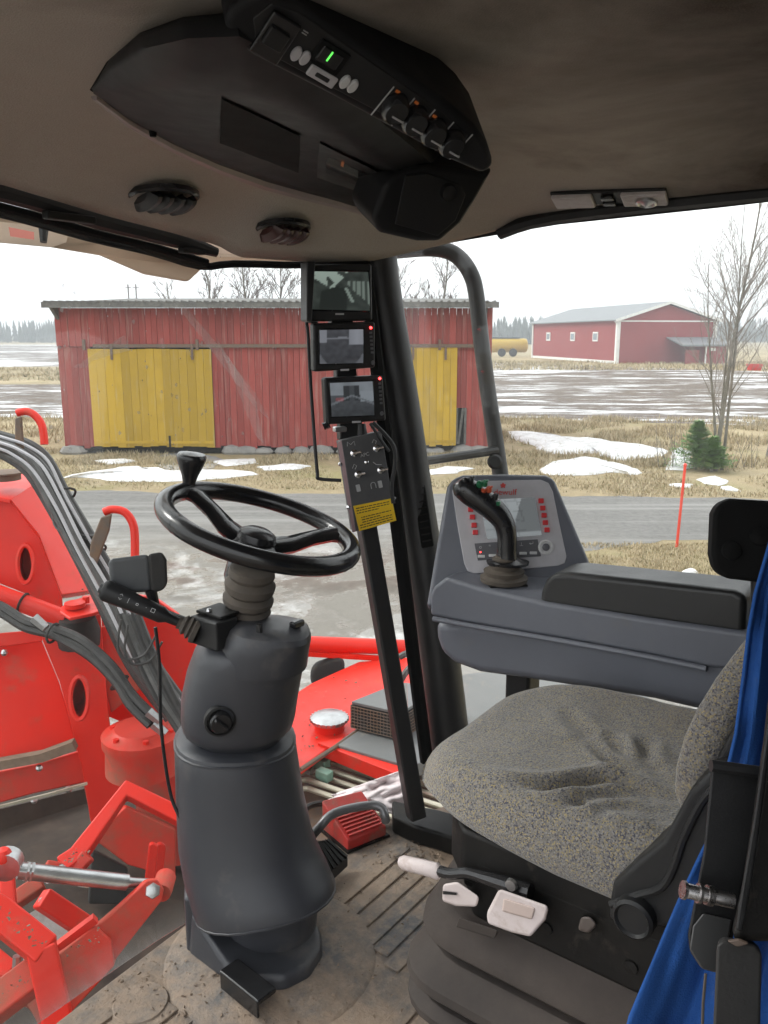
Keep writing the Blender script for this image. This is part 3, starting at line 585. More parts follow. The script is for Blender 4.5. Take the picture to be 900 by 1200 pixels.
# windscreen header: black roll-blind cassette, gasket
def fr(x, dz=0, dy=0): return Vector((x, vlerp(YF, x) + dy, FD + vlerp(ZF, x) + dz))
T = thing('roller_blind', 'dark roller blind cassette along the top edge of the windscreen', 'blind', fr(.7))
part('cassette', B().tube([fr(x, -.002, .035) for x in (.28, .5, .79, 1.0, 1.14, 1.26)], [.021] * 5 + [.010], 10, smooth=3), M['black'], T)
part('slat', B().tube([fr(x, -.028, .05) for x in (.28, .5, .79, 1.0, 1.14, 1.25)], .008, 6, smooth=3), M['foam'], T)
part('blind_hook', B().box(fr(.93, -.02, .02), (.10, .02, .014)), M['blackd'], T, bev=.003); part('blind_hook', B().box(fr(1.2, -.022, .02), (.06, .02, .012)), M['blackd'], T, bev=.003)
part('gasket', B().tube([fr(x, -.034 + .0 * x, .075) for x in (.28, .5, .79, 1.0, 1.14, 1.25)] + [fr(1.3, -.012, .04), fr(1.45, -.006, .03), fr(1.57, 0, .02)], .008, 8, smooth=3), M['foam'], T)
# floor with mat
ED = [cp(70, 1195, z=0), cp(215, 1085, z=0), Vector((1.1, 1.285, 0)), Vector((1.3, 1.245, 0)), Vector((1.5, 1.18, 0)), Vector((1.72, 1.08, 0))]
ED = [Vector((.1, ED[0].y - .04, 0))] + ED
ml = mat('cab_floor_mat', (.125, .118, .112), .8, c2=(.16, .145, .13), ns=7, bmp=.6, bs=120)
def floor_mat():
    m, t, p = new('dusty_floor_mat'); tc = nn(t, 'ShaderNodeTexCoord').outputs['Object']
    n1 = noi(t, tc, 4.2, 9, .72, .3); n2 = noi(t, tc, 38, 6, .7); n3 = noi(t, tc, 160, 3)
    a = mixc(t, ramp(t, n1, .40, .56), (.095, .093, .092), (.225, .165, .118)); a = mixc(t, ramp(t, n2, .45, .75), a, (.28, .215, .16)); a = mixc(t, ramp(t, n3, .62, .72), a, (.15, .112, .08))
    t.links.new(a, p.inputs['Base Color']); ro = nn(t, 'ShaderNodeMapRange', ins={3: .5, 4: .95}); t.links.new(n1, ro.inputs[0]); t.links.new(ro.outputs[0], p.inputs['Roughness'])
    h = nn(t, 'ShaderNodeMath', operation='ADD'); t.links.new(n2, h.inputs[0]); t.links.new(n3, h.inputs[1]); bump(t, h.outputs[0], p, .4, .004); return m
M['floor'] = floor_mat()
fe = ED + [Vector((1.78, .9, 0)), Vector((1.78, -.7, 0)), Vector((.1, -.7, 0))]
fl = single('floor', B().prism(fe, (0, 0, -.07)), M['floor'], base=(1, .5, 0), kind='structure', bev=.004)
for k in range(15):                                      # broad mat ribs running across the cab
    y = .46 + k * .043; w = .036
    xa = 1.16 + U(-.02, .02) if y > .80 else .62; xe = 1.50 if y > .62 else .96
    part('mat_rib', B().box(((xa + xe) / 2, y, .002), (xe - xa, w, .006)), M['floor'], fl, bev=.002)
for k in range(7):
    y = .95 + k * .043; part('mat_rib', B().box((.62, y, .002), (.42, .036, .006)), M['floor'], fl, bev=.002)
q = cp(165, 1178, z=0); part('floor_boss', B().lathe(q, (0, 0, 1), [(.055, 0), (.05, .008), (.0, .009)], 20), M['floor'], fl)
q = cp(330, 1140, z=0)
part('mat_pad', B().lathe(cp(318, 1120, z=0), (0, 0, 1), [(.215, 0), (.205, .007), (.0, .008)], 36), M['floor'], fl)
b = B(); rd = random.Random(4)
for i in range(900):
    px, py = rd.choice([(rd.gauss(330, 60), rd.gauss(1160, 25)), (rd.uniform(90, 520), rd.uniform(1000, 1200)), (rd.gauss(170, 50), rd.gauss(1150, 25)), (rd.gauss(470, 30), rd.gauss(1000, 14))])
    q = cp(px, py, z=.006)
    if q.y > vlerp([(e.x, e.y) for e in ED], q.x) - .015 or q.x < .3: continue
    r = rd.choice([.0015, .002, .003, .005]); b.add([q + Vector((rd.uniform(-1, 1) * r, rd.uniform(-1, 1) * r, rd.uniform(-.3, 1) * r)) for _ in range(5)], [(0, 1, 2), (0, 2, 3), (0, 3, 4), (1, 2, 4), (0, 1, 4)])
single('soil', b, M['dirt'], kind='stuff', base=(1, .5, 0))
# black sill at the foot of the posts
q0, q1 = cp(462, 958, z=.05), cp(535, 975, z=.05)
single('floor_sill', B().prism([cp(460, 977, z=0), cp(484, 989, z=0), cp(512, 997, z=0), cp(600, 1030, z=0), cp(600, 1030, z=0) + Vector((.1, .1, 0)), cp(512, 997, z=0) + Vector((.09, .05, 0)), cp(462, 968, z=0) + Vector((.03, .03, 0))], (0, 0, .05)), M['blackd'], 'black sill block on the floor at the foot of the slim post', 'sill', bev=.008)
# side wall; unseen rear and corner walls added to darken the ceiling
sw = single('side_wall', B().box((1.775, .2, .12), (.03, 1.5, .24)), M['plastic'], kind='structure', base=(1.775, .2, 0))
rw = thing('rear_light_blocker', 'unseen dark walls behind the seat, added to keep light off the ceiling', 'wall', (1, -.75, 0)); rw['kind'] = 'structure'; del rw['category']
part('panel', B().box((1.03, -.75, .77), (1.52, .04, 1.54)), M['plastic'], rw); part('side_light_blocker', B().box((1.775, -.29, .82), (.04, .92, 1.36)), M['plastic'], rw); part('corner_light_blocker', B().box((.25, -.42, .77), (.04, .66, 1.54)), M['plastic'], rw); part('post', B().box((1.72, -.7, .75), (.12, .12, 1.5)), M['pillar'], rw, bev=.02); part('header', B().box((1.05, -.72, 1.55), (1.5, .08, .3)), M['plastic'], rw)  # panel is the added unseen rear wall; post and header belong to the same blocker
# A pillar and window frames
T = thing('cab_pillar', 'thick dark cab corner pillar with an air slot, leaning between the two windows', 'pillar', cp(538, 880, d=2.15))
pa, pb_ = cp(437, 262, d=1.93), cp(533, 884, d=2.13)
fw = (pb_ - pa).normalized()
def ctr(px, py, d): return cp(px, py, d=d)
PC = [ctr(438, 270, 1.96), ctr(449, 350, 1.99), ctr(470, 470, 2.03), ctr(492, 620, 2.07), ctr(513, 750, 2.1), ctr(530, 890, 2.14)]
part('body', B().tube(PC, [.048, .046, .044, .046, .05, .052], 18, smooth=4), M['pillar'], T)
SP = [ctr(430, 330, 1.93), ctr(448, 480, 1.97), ctr(466, 620, 2.0), ctr(482, 750, 2.04), ctr(500, 892, 2.1)]
part('glass_seal', B().tube(SP, .017, 8, smooth=4), M['foam'], T)
nrm = -vdir(494, 600)
q = [pp(x, y, ctr(492, 600, 2.02), nrm) for x, y in ((483, 570), (498, 566), (509, 640), (494, 643))]
sl_ = part('air_slot', B().prism(q, -nrm * .02), M['foam'], T, bev=.004)
for k in range(9):
    t = (k + .6) / 9.6; a = q[0].lerp(q[3], t); e = q[1].lerp(q[2], t); part('slot_fin', B().tube([a.lerp(e, .15) + nrm * .001, a.lerp(e, .85) + nrm * .001], .0022, 5), M['blackd'], sl_)
part('roof_joint', B().tube([ctr(438, 274, 1.95), ctr(420, 303, 1.93), ctr(400, 306, 1.9)], [.03, .022, .01], 8), M['pillar'], T)
T = thing('side_window', 'large clear side window with thin black frame beside the seat', 'window', (1.77, .3, .25))
RW_ = .18
SW = [(q_.y, q_.z) for q_ in (cp(536, 900, x=1.775), cp(513, 740, x=1.775), cp(480, 540, x=1.775), cp(452, 380, x=1.775), cp(444, 296, x=1.775))] + [(1.12, 1.472), (.85, 1.492), (.5, 1.498), (RW_, 1.495), (RW_, .06)]
part('pane', B().prism([Vector((1.772, y, z)) for y, z in SW], (.005, 0, 0)), GL2, T)
part('frame', B().tube([Vector((1.775, y, z + .006)) for y, z in SW], .016, 8, closed=True), M['foam'], T)
part('top_trim', B().tube([Vector((1.765, y, z)) for y, z in ((.99, 1.475), (.85, 1.499), (.45, 1.508), (RW_, 1.505))], .017, 8, smooth=4), M['black'], T)
T = thing('windscreen', 'curved dusty windscreen in front of the steering wheel', 'window', (1.0, 1.33, 0))
GB = [(.25 + .115 * i, 1.302 - .30 * max(0, .25 + .115 * i - .85) ** 2 - .12 * max(0, .70 - .25 - .115 * i) ** 2) for i in range(13)]
part('pane', B().grid(lambda u, v: (lambda x: Vector((x, vlerp(GB, x) * (1 - v) + (vlerp(YF, x) + .06) * v + .01, -.02 + v * (FD + vlerp(ZF, x) + .03)))) (.25 + 1.38 * u), 28, 12), GL, T, solid=.005)

WSN = T
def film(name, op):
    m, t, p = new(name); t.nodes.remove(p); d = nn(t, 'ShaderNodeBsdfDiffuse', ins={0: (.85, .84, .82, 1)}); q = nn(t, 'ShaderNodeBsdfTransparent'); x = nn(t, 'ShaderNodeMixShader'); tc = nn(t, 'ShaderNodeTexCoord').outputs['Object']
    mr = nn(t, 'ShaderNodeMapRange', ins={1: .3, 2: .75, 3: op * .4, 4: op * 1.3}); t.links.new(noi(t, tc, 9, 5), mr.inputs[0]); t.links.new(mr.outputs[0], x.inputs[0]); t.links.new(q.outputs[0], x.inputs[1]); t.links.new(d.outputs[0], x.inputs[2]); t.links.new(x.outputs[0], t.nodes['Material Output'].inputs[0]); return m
def onglass(px, py):
    r = ray(px, py)[1]; s = .0008
    for _ in range(4000):
        p = Vector((r.x * s, r.y * s, FD + r.z * s)); v = (p.z + .02) / (FD + vlerp(ZF, p.x) + .03)
        if p.y > vlerp(GB, p.x) * (1 - v) + (vlerp(YF, p.x) + .06) * v + .003: break
        s += .000001
    return p
FLM = film('reflection_film', .14)  # pale film that paints bright reflections onto the glass
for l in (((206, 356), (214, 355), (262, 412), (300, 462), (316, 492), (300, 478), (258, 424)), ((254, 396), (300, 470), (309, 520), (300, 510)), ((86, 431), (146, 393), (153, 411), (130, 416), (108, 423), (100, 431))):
    part('painted_reflection', B().prism([onglass(*q) for q in l], Vector((0, .0012, 0))), FLM, WSN)
b = B(); rd = random.Random(9)
for _ in range(120):
    x, y = rd.uniform(60, 340), rd.uniform(300, 560); c_ = onglass(x, y); r_ = rd.choice([.0008, .001, .0015, .002, .004]); b.add([c_ + Vector((r_ * math.cos(a) * rd.uniform(.6, 1.3), 0, r_ * math.sin(a) * rd.uniform(.6, 1.6))) for a in [6.2832 * k / 7 for k in range(7)]], [tuple(range(7))])
part('dirt_specks', b, film('dirt_speck_film', .45), WSN, kind='stuff')
# ------------------------------------------------------------------ overhead console
M['console'] = mat('overhead_black_plastic', (.012, .012, .013), .5, c2=(.015, .015, .016), bmp=.2, bs=900, spec=.16)
T = thing('overhead_console', 'long black overhead console with switches, radio and small display on the cab ceiling', 'console', chit(330, 130))
Ur = [(108, 103), (128, 70), (165, 38), (215, 20), (275, 14), (340, 45), (420, 100), (480, 150), (525, 190)]
Lr = [(110, 110), (150, 140), (200, 168), (255, 193), (310, 213), (350, 224), (395, 236), (430, 246), (450, 250)]
def sh(s, t):                                            # s along the console, t from upper to lower edge
    s8 = s * 8; i = min(7, int(s8)); f_ = s8 - i
    u = Vector(Ur[i]).lerp(Vector(Ur[i + 1]), f_); l = Vector(Lr[i]).lerp(Vector(Lr[i + 1]), f_); e = min(1, s * 2.6); e = e * e * (3 - 2 * e)
    kk = 1.0 - float(np.interp(t, (0, .04, .14, .40, .47, .56, .90, .97, 1), (0, .07, .125, .165, .168, .140, .050, .035, 0))) * (.10 + .90 * e)
    p = u.lerp(l, t); return chit(p.x, p.y, kk * 1.0)
NS, NT = 64, 28
gridp = [[sh(i / NS, j / NT) for i in range(NS + 1)] for j in range(NT + 1)]
b = B(); b.add([p for r in gridp for p in r], [(j * (NS + 1) + i, j * (NS + 1) + i + 1, (j + 1) * (NS + 1) + i + 1, (j + 1) * (NS + 1) + i) for j in range(NT) for i in range(NS)])
shell = part('shell', b, M['console'], T, solid=.002, sharp=60)
part('edge_lip', B().tube([sh(i / 24, 1) + cnorm(sh(i / 24, 1)) * .004 for i in range(25)], [.004 + .008 * math.sin(math.pi * i / 26) for i in range(25)], 8), mat('console_lip', (.30, .25, .25), .4), shell)
part('edge_seal', B().tube([sh(i / 24, 0) for i in range(13)], .005, 6), M['foam'], shell)
def pxs(s, t):
    s8 = s * 8; i = min(7, int(s8)); return Vector(Ur[i]).lerp(Vector(Ur[i + 1]), s8 - i).lerp(Vector(Lr[i]).lerp(Vector(Lr[i + 1]), s8 - i), t)
def onshell(px, py):
    q = Vector((px, py)); best = min(((pxs(i / 40, j / 20) - q).length, i / 40, j / 20) for i in range(41) for j in range(21)); s0_, t0_ = best[1:]
    best = min(((pxs(min(1, max(0, s0_ + i / 400)), min(1, max(0, t0_ + j / 200))) - q).length, s0_ + i / 400, t0_ + j / 200) for i in range(-10, 11) for j in range(-10, 11))
    return sh(min(1, max(0, best[1])), min(1, max(0, best[2])))
def patch(q4, k, nx=10, ny=5):
    A_, B_, C_, D_ = [Vector(q) for q in q4]; top = []
    for j in range(ny + 1):
        for i in range(nx + 1):
            q = A_.lerp(B_, i / nx).lerp(D_.lerp(C_, i / nx), j / ny); p = onshell(q.x, q.y); top.append(Vector((p.x * k, p.y * k, FD + (p.z - FD) * k)))
    b = B(); n1 = (nx + 1) * (ny + 1); bot = [Vector((p.x * 1.012, p.y * 1.012, FD + (p.z - FD) * 1.012)) for p in top]; b.v = top + bot
    idx = lambda i, j: j * (nx + 1) + i
    for j in range(ny):
        for i in range(nx): b.f.append((idx(i, j), idx(i + 1, j), idx(i + 1, j + 1), idx(i, j + 1)))
    ed = [idx(i, 0) for i in range(nx + 1)] + [idx(nx, j) for j in range(1, ny + 1)] + [idx(i, ny) for i in range(nx - 1, -1, -1)] + [idx(0, j) for j in range(ny - 1, 0, -1)]
    for i in range(len(ed)): a_, c_ = ed[i], ed[(i + 1) % len(ed)]; b.f.append((a_, c_, c_ + n1, a_ + n1))
    return b
rec = part('speaker_recess', patch([(259, 116), (352, 160), (350, 203), (258, 168)], .978), M['foam'], shell)
rad = part('radio', patch([(374, 168), (452, 206), (447, 234), (371, 208)], .976), M['black'], shell)
part('radio_slot', patch([(384, 183), (446, 212), (444, 219), (382, 192)], .973), M['gloss'], rad); part('radio_face', patch([(382, 196), (443, 222), (442, 227), (381, 203)], .973), M['blackd'], rad); part('radio_light', patch([(400, 188), (403, 189.5), (402, 196), (399, 194.5)], .971, 1, 1), M['glow'], rad)
n_ = Vector((-.35, -.52, -.78)).normalized(); Pm = chit(430, 105, .80)
PX = [(263, 24), (270, 10), (285, 0), (310, -10), (350, 2), (440, 63), (524, 121), (556, 148), (572, 170), (580, 196), (566, 206), (531, 191), (462, 154), (388, 114), (297, 68), (268, 46)]
mod = part('switch_module', B().prism([pp(x, y, Pm, n_) for x, y in PX], -n_ * .10), M['console'], T, bev=.012, seg=3)
FX = [(296, 22), (318, 4), (350, 14), (440, 76), (520, 132), (549, 158), (538, 182), (470, 146), (388, 103), (300, 56)]
fc = part('panel_face', B().prism([pp(x, y, Pm + n_ * .0015, n_) for x, y in FX], -n_ * .004), M['black'], T, bev=.002)
rgt = (pp(520, 140, Pm, n_) - pp(340, 30, Pm, n_)).normalized(); upv = n_.cross(rgt)
if upv.z < 0: upv = -upv
def onmod(px, py, dz=0): return pp(px, py, Pm + n_ * (.0015 + dz), n_)
def mbox(name, px, py, w, h, t, m, par, bev=.002, ov=False):
    c_ = onmod(px, py); 
    if ov: bb = B().lathe(c_, n_, [(w / 2, 0), (w / 2, t * .6), (w * .4, t), (0.0001, t)], 16, asp=h / w, up=rgt)
    else: bb = B().box(c_ + n_ * t / 2, (w, h, t), (rgt, upv, n_))
    return part(name, bb, m, par, bev=0 if ov else bev)
r0 = mbox('rocker_switch', 322, 42, .032, .046, .006, M['gloss'], T); mbox('rocker_cap', 322, 40, .022, .020, .010, M['black'], r0)
for px, py in ((347, 62), (357, 67), (404, 95), (413, 100)): mbox('push_button', px, py, .010, .016, .004, M['panelg'] if px < 400 else M['keyw'], T, ov=True)
dsp = mbox('display_frame', 386, 66, .036, .026, .003, M['foam'], T); d2 = mbox('display', 386, 66, .026, .018, .004, M['gloss'], dsp)
text('1', .016, T, M['digit'], onmod(386, 67, .0046), rgt, upv, name='digit')
wb = mbox('wide_button', 377, 88, .034, .013, .004, M['panelg'], T, .004); mbox('button_window', 377, 88, .018, .006, .0048, M['black'], wb)
for px, py in ((348, 34), (357, 39)): 
    text('*' if px < 350 else '=', .012, T, M['inkw'], onmod(px, py, .001), rgt, upv, name='symbol')
for px, py in ((462, 124), (485, 138), (507, 152), (528, 165)):
    k_ = mbox('rotary_knob', px, py, .030, .034, .014, M['gloss'], T, ov=True); mbox('knob_mark', px + 1, py + 6, .016, .002, .0148, M['inkw'], k_, 0)
for px, py in ((448, 118), (472, 131), (496, 144), (518, 158), (540, 172)): mbox('divider_line', px, py, .0012, .040, .0012, M['inkw'], fc, 0)
for px, py in ((466, 107), (488, 120), (509, 136)): mbox('icon_light', px, py, .005, .003, .0012, M['glow'], fc, 0)
# pod at the end
Pp_ = chit(490, 240, .78); n2 = Vector((-.45, -.75, -.42)).normalized()
QX = [(452, 214), (470, 200), (495, 194), (530, 196), (564, 203), (580, 198), (558, 236), (541, 263), (516, 284), (490, 284), (445, 274), (436, 255)]
pod = part('pod', B().prism([pp(x, y, Pp_, n2) for x, y in QX], -n2 * .12), M['console'], T, bev=.026, seg=5)
part('pod_lid', B().prism([pp(x, y, Pp_ + n2 * .001, n2) for x, y in ((474, 205), (500, 202), (540, 216), (545, 228), (533, 258), (512, 276), (462, 262))], n2 * .004), M['black'], pod, bev=.006)
part('knob', B().lathe(pp(524, 224, Pp_ + n2 * .004, n2), n2, [(.014, 0), (.013, .012), (.0001, .013)], 16), M['gloss'], pod)
part('screw', B().lathe(sh(.2, .97) + Vector((0, 0, -.004)), (0, 0, -1), [(.006, -.004), (.005, .004), (.0001, .004)], 10), M['foam'], shell)
# ceiling vents and interior lamp
for i, (px, py, w, lab) in enumerate(((191, 229, .135, 'oval black ceiling air vent nearer the blind, with dark flaps'), (331, 267, .118, 'oval reddish ceiling air vent beside the camera monitors'))):
    p = chit(px, py); n = (cnorm(p) + Vector((0, 0, -3))).normalized(); T = thing('air_vent', lab, 'vent', p, group='round vents in the cab ceiling')
    rx = Vector((.98, -.2, 0)); rx = (rx - n * rx.dot(n)).normalized(); ry = n.cross(rx)
    part('vent_ring', B().loft([[p + n * h + rx * math.cos(a) * w / 2 * r + ry * math.sin(a) * w / 2 * r for a in [6.2832 * j / 30 for j in range(30)]] for r, h in ((1, -.004), (1.0, .004), (.93, .008), (.84, .006), (.82, -.006))]), M['gloss'], T)
    for k in range(4):
        o_ = (k - 1.5) * w * .17
        part('flap', B().loft([[p + rx * (o_ + dx) + ry * w * .36 * math.cos(a) * sc + n * (.006 + h + .012 * abs(math.sin(a))) for a in [math.pi * j / 8 for j in range(9)]] for dx, h, sc in ((-.012, .000, .7), (0, .012, 1), (.010, .010, .95), (.010, -.004, .7))]), M['black'] if i == 0 else mat('reddish_vent_flap', (.05, .014, .012), .35), T)
p = chit(714, 227); T = thing('interior_lamp', 'pale ribbed interior lamp with black centre switch, on the ceiling above the side window', 'lamp', p)
n = cnorm(p); rx = (chit(782, 226) - chit(648, 231)).normalized(); n = (n - rx * n.dot(rx)).normalized(); ry = n.cross(rx); ax = (rx, ry, n)
L_ = (chit(782, 226) - chit(648, 231)).length; h_ = .055
part('housing', B().box(p + n * .004, (L_, h_ + .006, .012), ax), M['black'], T, bev=.003)
for s_i, wd in ((-1, .36), (1, .38)):
    ln = part('lens', B().box(p + n * .013 + rx * s_i * L_ * .31, (L_ * wd, h_, .010), ax), M['lens'], T, bev=.003)
    for k in range(-3, 4): part('lens_rib', B().box(p + n * .0185 + rx * s_i * L_ * .31 + ry * k * .007, (L_ * wd * .92, .003, .0015), ax), M['lens'], ln)
part('spot_lamp', B().lathe(p + n * .018 + rx * L_ * .33, n, [(.022, 0), (.021, .006), (.017, .008), (.014, .004), (.0001, .012)], 20), M['steel'], T); 
for k in (-1, 1): part('lamp_switch', B().box(p + n * .014 + ry * k * .013, (.026, .016, .010), ax), M['gloss'], T, bev=.003)

# ------------------------------------------------------------------ monitors on the post
def screen_mat(name):
    m, t, p = new(name); a = nn(t, 'ShaderNodeVertexColor', layer_name='Col'); t.links.new(a.outputs[0], p.inputs['Emission Color']); p.inputs['Emission Strength'].default_value = .55
    p.inputs['Base Color'].default_value = (.012, .012, .014, 1); p.inputs['Roughness'].default_value = .18; return m
M['screen'] = screen_mat('camera_picture')
SCR = .33
def screen(name, q4, fn, parent, nx=44, ny=30):
    b = B().grid(lambda u, v: q4[3].lerp(q4[2], u).lerp(q4[0].lerp(q4[1], u), v), nx, ny); q = part(name, b, M['screen'], parent)
    ca = q.data.color_attributes.new('Col', 'FLOAT_COLOR', 'POINT')
    for j in range(ny + 1):
        for i in range(nx + 1):
            ca.data[j * (nx + 1) + i].color = (*[SCR * q_ for q_ in fn(i / nx, j / ny)], 1)
    return q
nz = lambda u, v, s, k=0: mnoise.noise((u * s, v * s, k))
def pic1(u, v):
    g_ = .10 + .05 * nz(u, v, 9); g_ = .55 + .2 * v if v > .55 and u < .55 - (1 - v) * .6 + .1 and not .62 < v + u * .9 < .86 and nz(u, v, 5) > -.35 else g_
    if u > .62 and v < .75 and v > .75 - (u - .55) * 1.3: g_ = .40 - .28 * (math.sin(u * 75) > .5)
    if .2 < u < .62 and v < .62 - .5 * abs(u - .45): g_ = .05
    if abs(u - .66 + (v - .4) * .35) < .025 and .2 < v < .6: g_ = .5
    return (g_ * .82, g_, g_ * .88)
def pic2(u, v):
    d = math.hypot((u - .5) / .5, (v - .36) / .5); g_ = .10 + .05 * nz(u, v, 8) + .04 * v
    if abs(v - .72 - .03 * math.sin(u * 3)) < .018: g_ = .38
    if v > .55 and u > .68: g_ = .55 - .6 * abs(u - .85)
    if v > .6 and u < .16: g_ = .45
    if d > .93 and v < .3: g_ = .25
    return (g_ * .95, g_, g_ * 1.12)
def pic3(u, v):
    g_ = .09 + .10 * v + .04 * nz(u, v, 10)
    if v > .6: g_ = .42 + .15 * nz(u, v, 4)
    if .3 < u < .66 and v > .45 and v < .9: g_ = .07 + .06 * (abs(u - .5) < .05)
    if u > .7 and .4 < v < .72: g_ = .5
    if abs(v - .6 + abs(u - .5) * .5) < .03: g_ = .3
    r_ = .25 if .12 < u < .3 and .45 < v < .56 else 0
    return (g_ * .9 + r_, g_, g_ * 1.1)
mn = Vector((-.52, -.85, -.02)).normalized(); mr_ = Vector((mn.y * -1, mn.x, 0)).normalized(); mu = mn.cross(mr_) * -1
if mu.z < 0: mu = -mu
if (mr_.x * .6 - mr_.y * .8) < 0: mr_ = -mr_
def monitor(lab, TL, TR, BR, BL, scr, pic, dep, d, side):
    P = cp((TL[0] + BR[0]) / 2, (TL[1] + BR[1]) / 2, d=d); T = thing('monitor', lab, 'monitor', P, group='camera monitors stacked on the post')
    f = lambda x, y, k=0: pp(x, y, P + mn * k, mn)
    case = part('housing', B().prism([f(*TL), f(*TR), f(*BR), f(*BL)], -mn * dep), M['black'], T, bev=.006, seg=3)
    a, bb, cc, dd = [f(*s, .0012) for s in scr]
    screen('screen', (a, bb, cc, dd), pic, T)
    part('bezel', B().tube([f(*s, .001) for s in scr], .0022, 4, closed=True), M['gloss'], T)
    return T, f
T1, f1 = monitor('topmost and widest of three stacked black camera monitors, no red light', (362, 310), (436, 309), (437, 376), (358, 377), ((366, 317), (432, 318), (434, 365), (359, 363)), pic1, .042, 1.86, 1)
part('brand_plate', B().prism([f1(x, y, .001) for x, y in ((393, 367), (403, 367), (403, 369), (393, 369))], mn * .001), M['inkw'], T1)
T1b = part('sun_hood', B().prism([f1(352, 308), f1(362, 308), f1(358, 378), (f1(352, 376))], mn * .05), M['black'], T1, bev=.003)
T2, f2 = monitor('middle one of three stacked camera monitors with a bluish picture and red light', (367, 379), (440, 377), (440, 431), (368, 436), ((374, 386), (426, 385), (426, 426), (374, 427)), pic2, .03, 1.88, 1)
T3, f3 = monitor('lowest of three stacked camera monitors with red light, above the switch box', (380, 443), (449, 440), (453, 493), (383, 498), ((386, 448), (437, 446), (439, 487), (388, 489)), pic3, .03, 1.9, 1)
for T_, f_, x0, y0 in ((T2, f2, 434.5, 384), (T3, f3, 445, 443.5)):
    part('led', B().sph(f_(x0, y0, .001), .0032, 8), M['led'], T_)
    for k in range(6): part('menu_button', B().box(f_(x0 + k * .35, y0 + 6 + k * 4.6, .0015), (.006, .0045, .003), (mr_, mu, mn)), M['keyband'], T_)
    part('power_button', B().lathe(f_(x0 + 2.4, y0 + 41, 0), mn, [(.005, 0), (.0045, .002), (.0001, .002)], 12), M['keyband'], T_)
for T_, f_, x0, y0 in ((T2, f2, 404, 433.5), (T3, f3, 417.5, 494.5)): part('brand_plate', B().prism([f_(x0 - 5, y0 - 1, .001), f_(x0 + 5, y0 - 1.4, .001), f_(x0 + 5, y0 + .8, .001), f_(x0 - 5, y0 + 1.2, .001)], mn * .001), M['panelg'], T_)
part('hinge_knob', B().tube([cp(386, 497, d=1.9), cp(379, 500, d=1.9)], .009, 8), M['gloss'], T3)
# slim post that carries the monitors and the box
T = thing('mounting_post', 'slim dark square post carrying the monitors, rising from the floor sill', 'post', cp(489, 958, d=2.1))
part('post', B().tube([cp(398, 330, d=1.97), cp(408, 470, d=1.99), cp(430, 620, d=2.0), cp(488, 958, d=2.06)], .021, sq=True, up=mn), M['pillar'], T, bev=.006, seg=3)
for y0, x0, w in ((372, 398, .05), (438, 404, .05), (503, 407, .045)): part('bracket', B().box(cp(x0, y0, d=1.965), (w, .03, .05), (mr_, mn, mu)), M['black'], T, bev=.004)
part('clip', B().box(cp(398, 503, d=1.93), (.03, .02, .012), (mr_, mn, mu)), M['steel'], T, bev=.003)
# switch box
P = cp(432, 560, d=1.88); bn_ = Vector((-.58, -.80, .12)).normalized()
T = thing('switch_box', 'grey metal switch box with toggle switches and a yellow label below the monitors', 'switch box', P)
f = lambda x, y, k=0: pp(x, y, P + bn_ * k, bn_)
BX = ((400, 516), (447, 505), (464, 608), (417, 623))
sb = part('box', B().prism([f(*q) for q in BX], -bn_ * .05), mat('box_face', (.065, .065, .068), .5, c2=(.08, .08, .082), ns=30), T, bev=.002)
part('side_plate', B().bridge([f(395.5, 519, -.004), f(400, 516, -.001), f(417, 623, -.001), f(413, 624, -.004)], [f(395.5, 519, -.05), f(399, 516, -.05), f(416, 623, -.05), f(413, 624, -.05)]), mat('pinkish_metal', (.34, .22, .23), .5), T)
br_ = (f(447, 505) - f(400, 516)).normalized(); bu = bn_.cross(br_); bu = bu if bu.z > 0 else -bu
for x, y in ((414.5, 531), (441, 525.5), (419.5, 556), (446, 551)):
    tg = part('toggle_switch', B().lathe(f(x, y), bn_, [(.0085, 0), (.0085, .003), (.005, .004), (.005, .012), (.0001, .012)], 12), M['chrome'], T)
    e = f(x, y, .012); part('toggle_lever', B().tube([e, e + br_ * .016 + bn_ * .006], [.0022, .0034], 8), M['chrome'], tg)
part('indicator', B().lathe(f(429, 541.5), bn_, [(.006, 0), (.005, .004), (.0001, .006)], 12), M['chrome'], T)
for x, y in ((419.8, 572), (445.5, 567.5)): part('slide_switch', B().box(f(x, y, .002), (.009, .016, .005), (br_, bu, bn_)), M['inkw'], T, bev=.001)
text('APC', .0115, T, M['inkw'], f(427.5, 533, .0006), br_, bu)
text('\u2229', .022, T, M['inkw'], f(437.5, 569, .0006), br_, bu, name='symbol')
for pts in (((407, 523), (407, 518), (411, 521), (415, 517), (416, 522)), ((436, 519), (438, 515), (441, 517), (440, 520)), ((413, 549), (415, 544), (418, 546), (416, 550)), ((437, 541.5), (441, 544.5), (447, 544.5))): part('symbol', B().tube([f(*q, .0006) for q in pts], .0009, 4), M['inkw'], T)
for x, y in ((400.5, 544), (410, 594.5), (463, 584)): part('screw', B().sph(f(x - 1.5, y, -.004), .0055, 8), M['chrome'], T)
lb = part('warning_label', B().prism([f(x, y, .0008) for x, y in ((414, 593), (459, 584), (464.5, 610), (421, 622.5))], -bn_ * .0014), M['label'], T)
b = B(); rd = random.Random(2); A_, B_, C_, D_ = [f(x, y, .0012) for x, y in ((414, 593), (459, 584), (464.5, 610), (421, 622.5))]
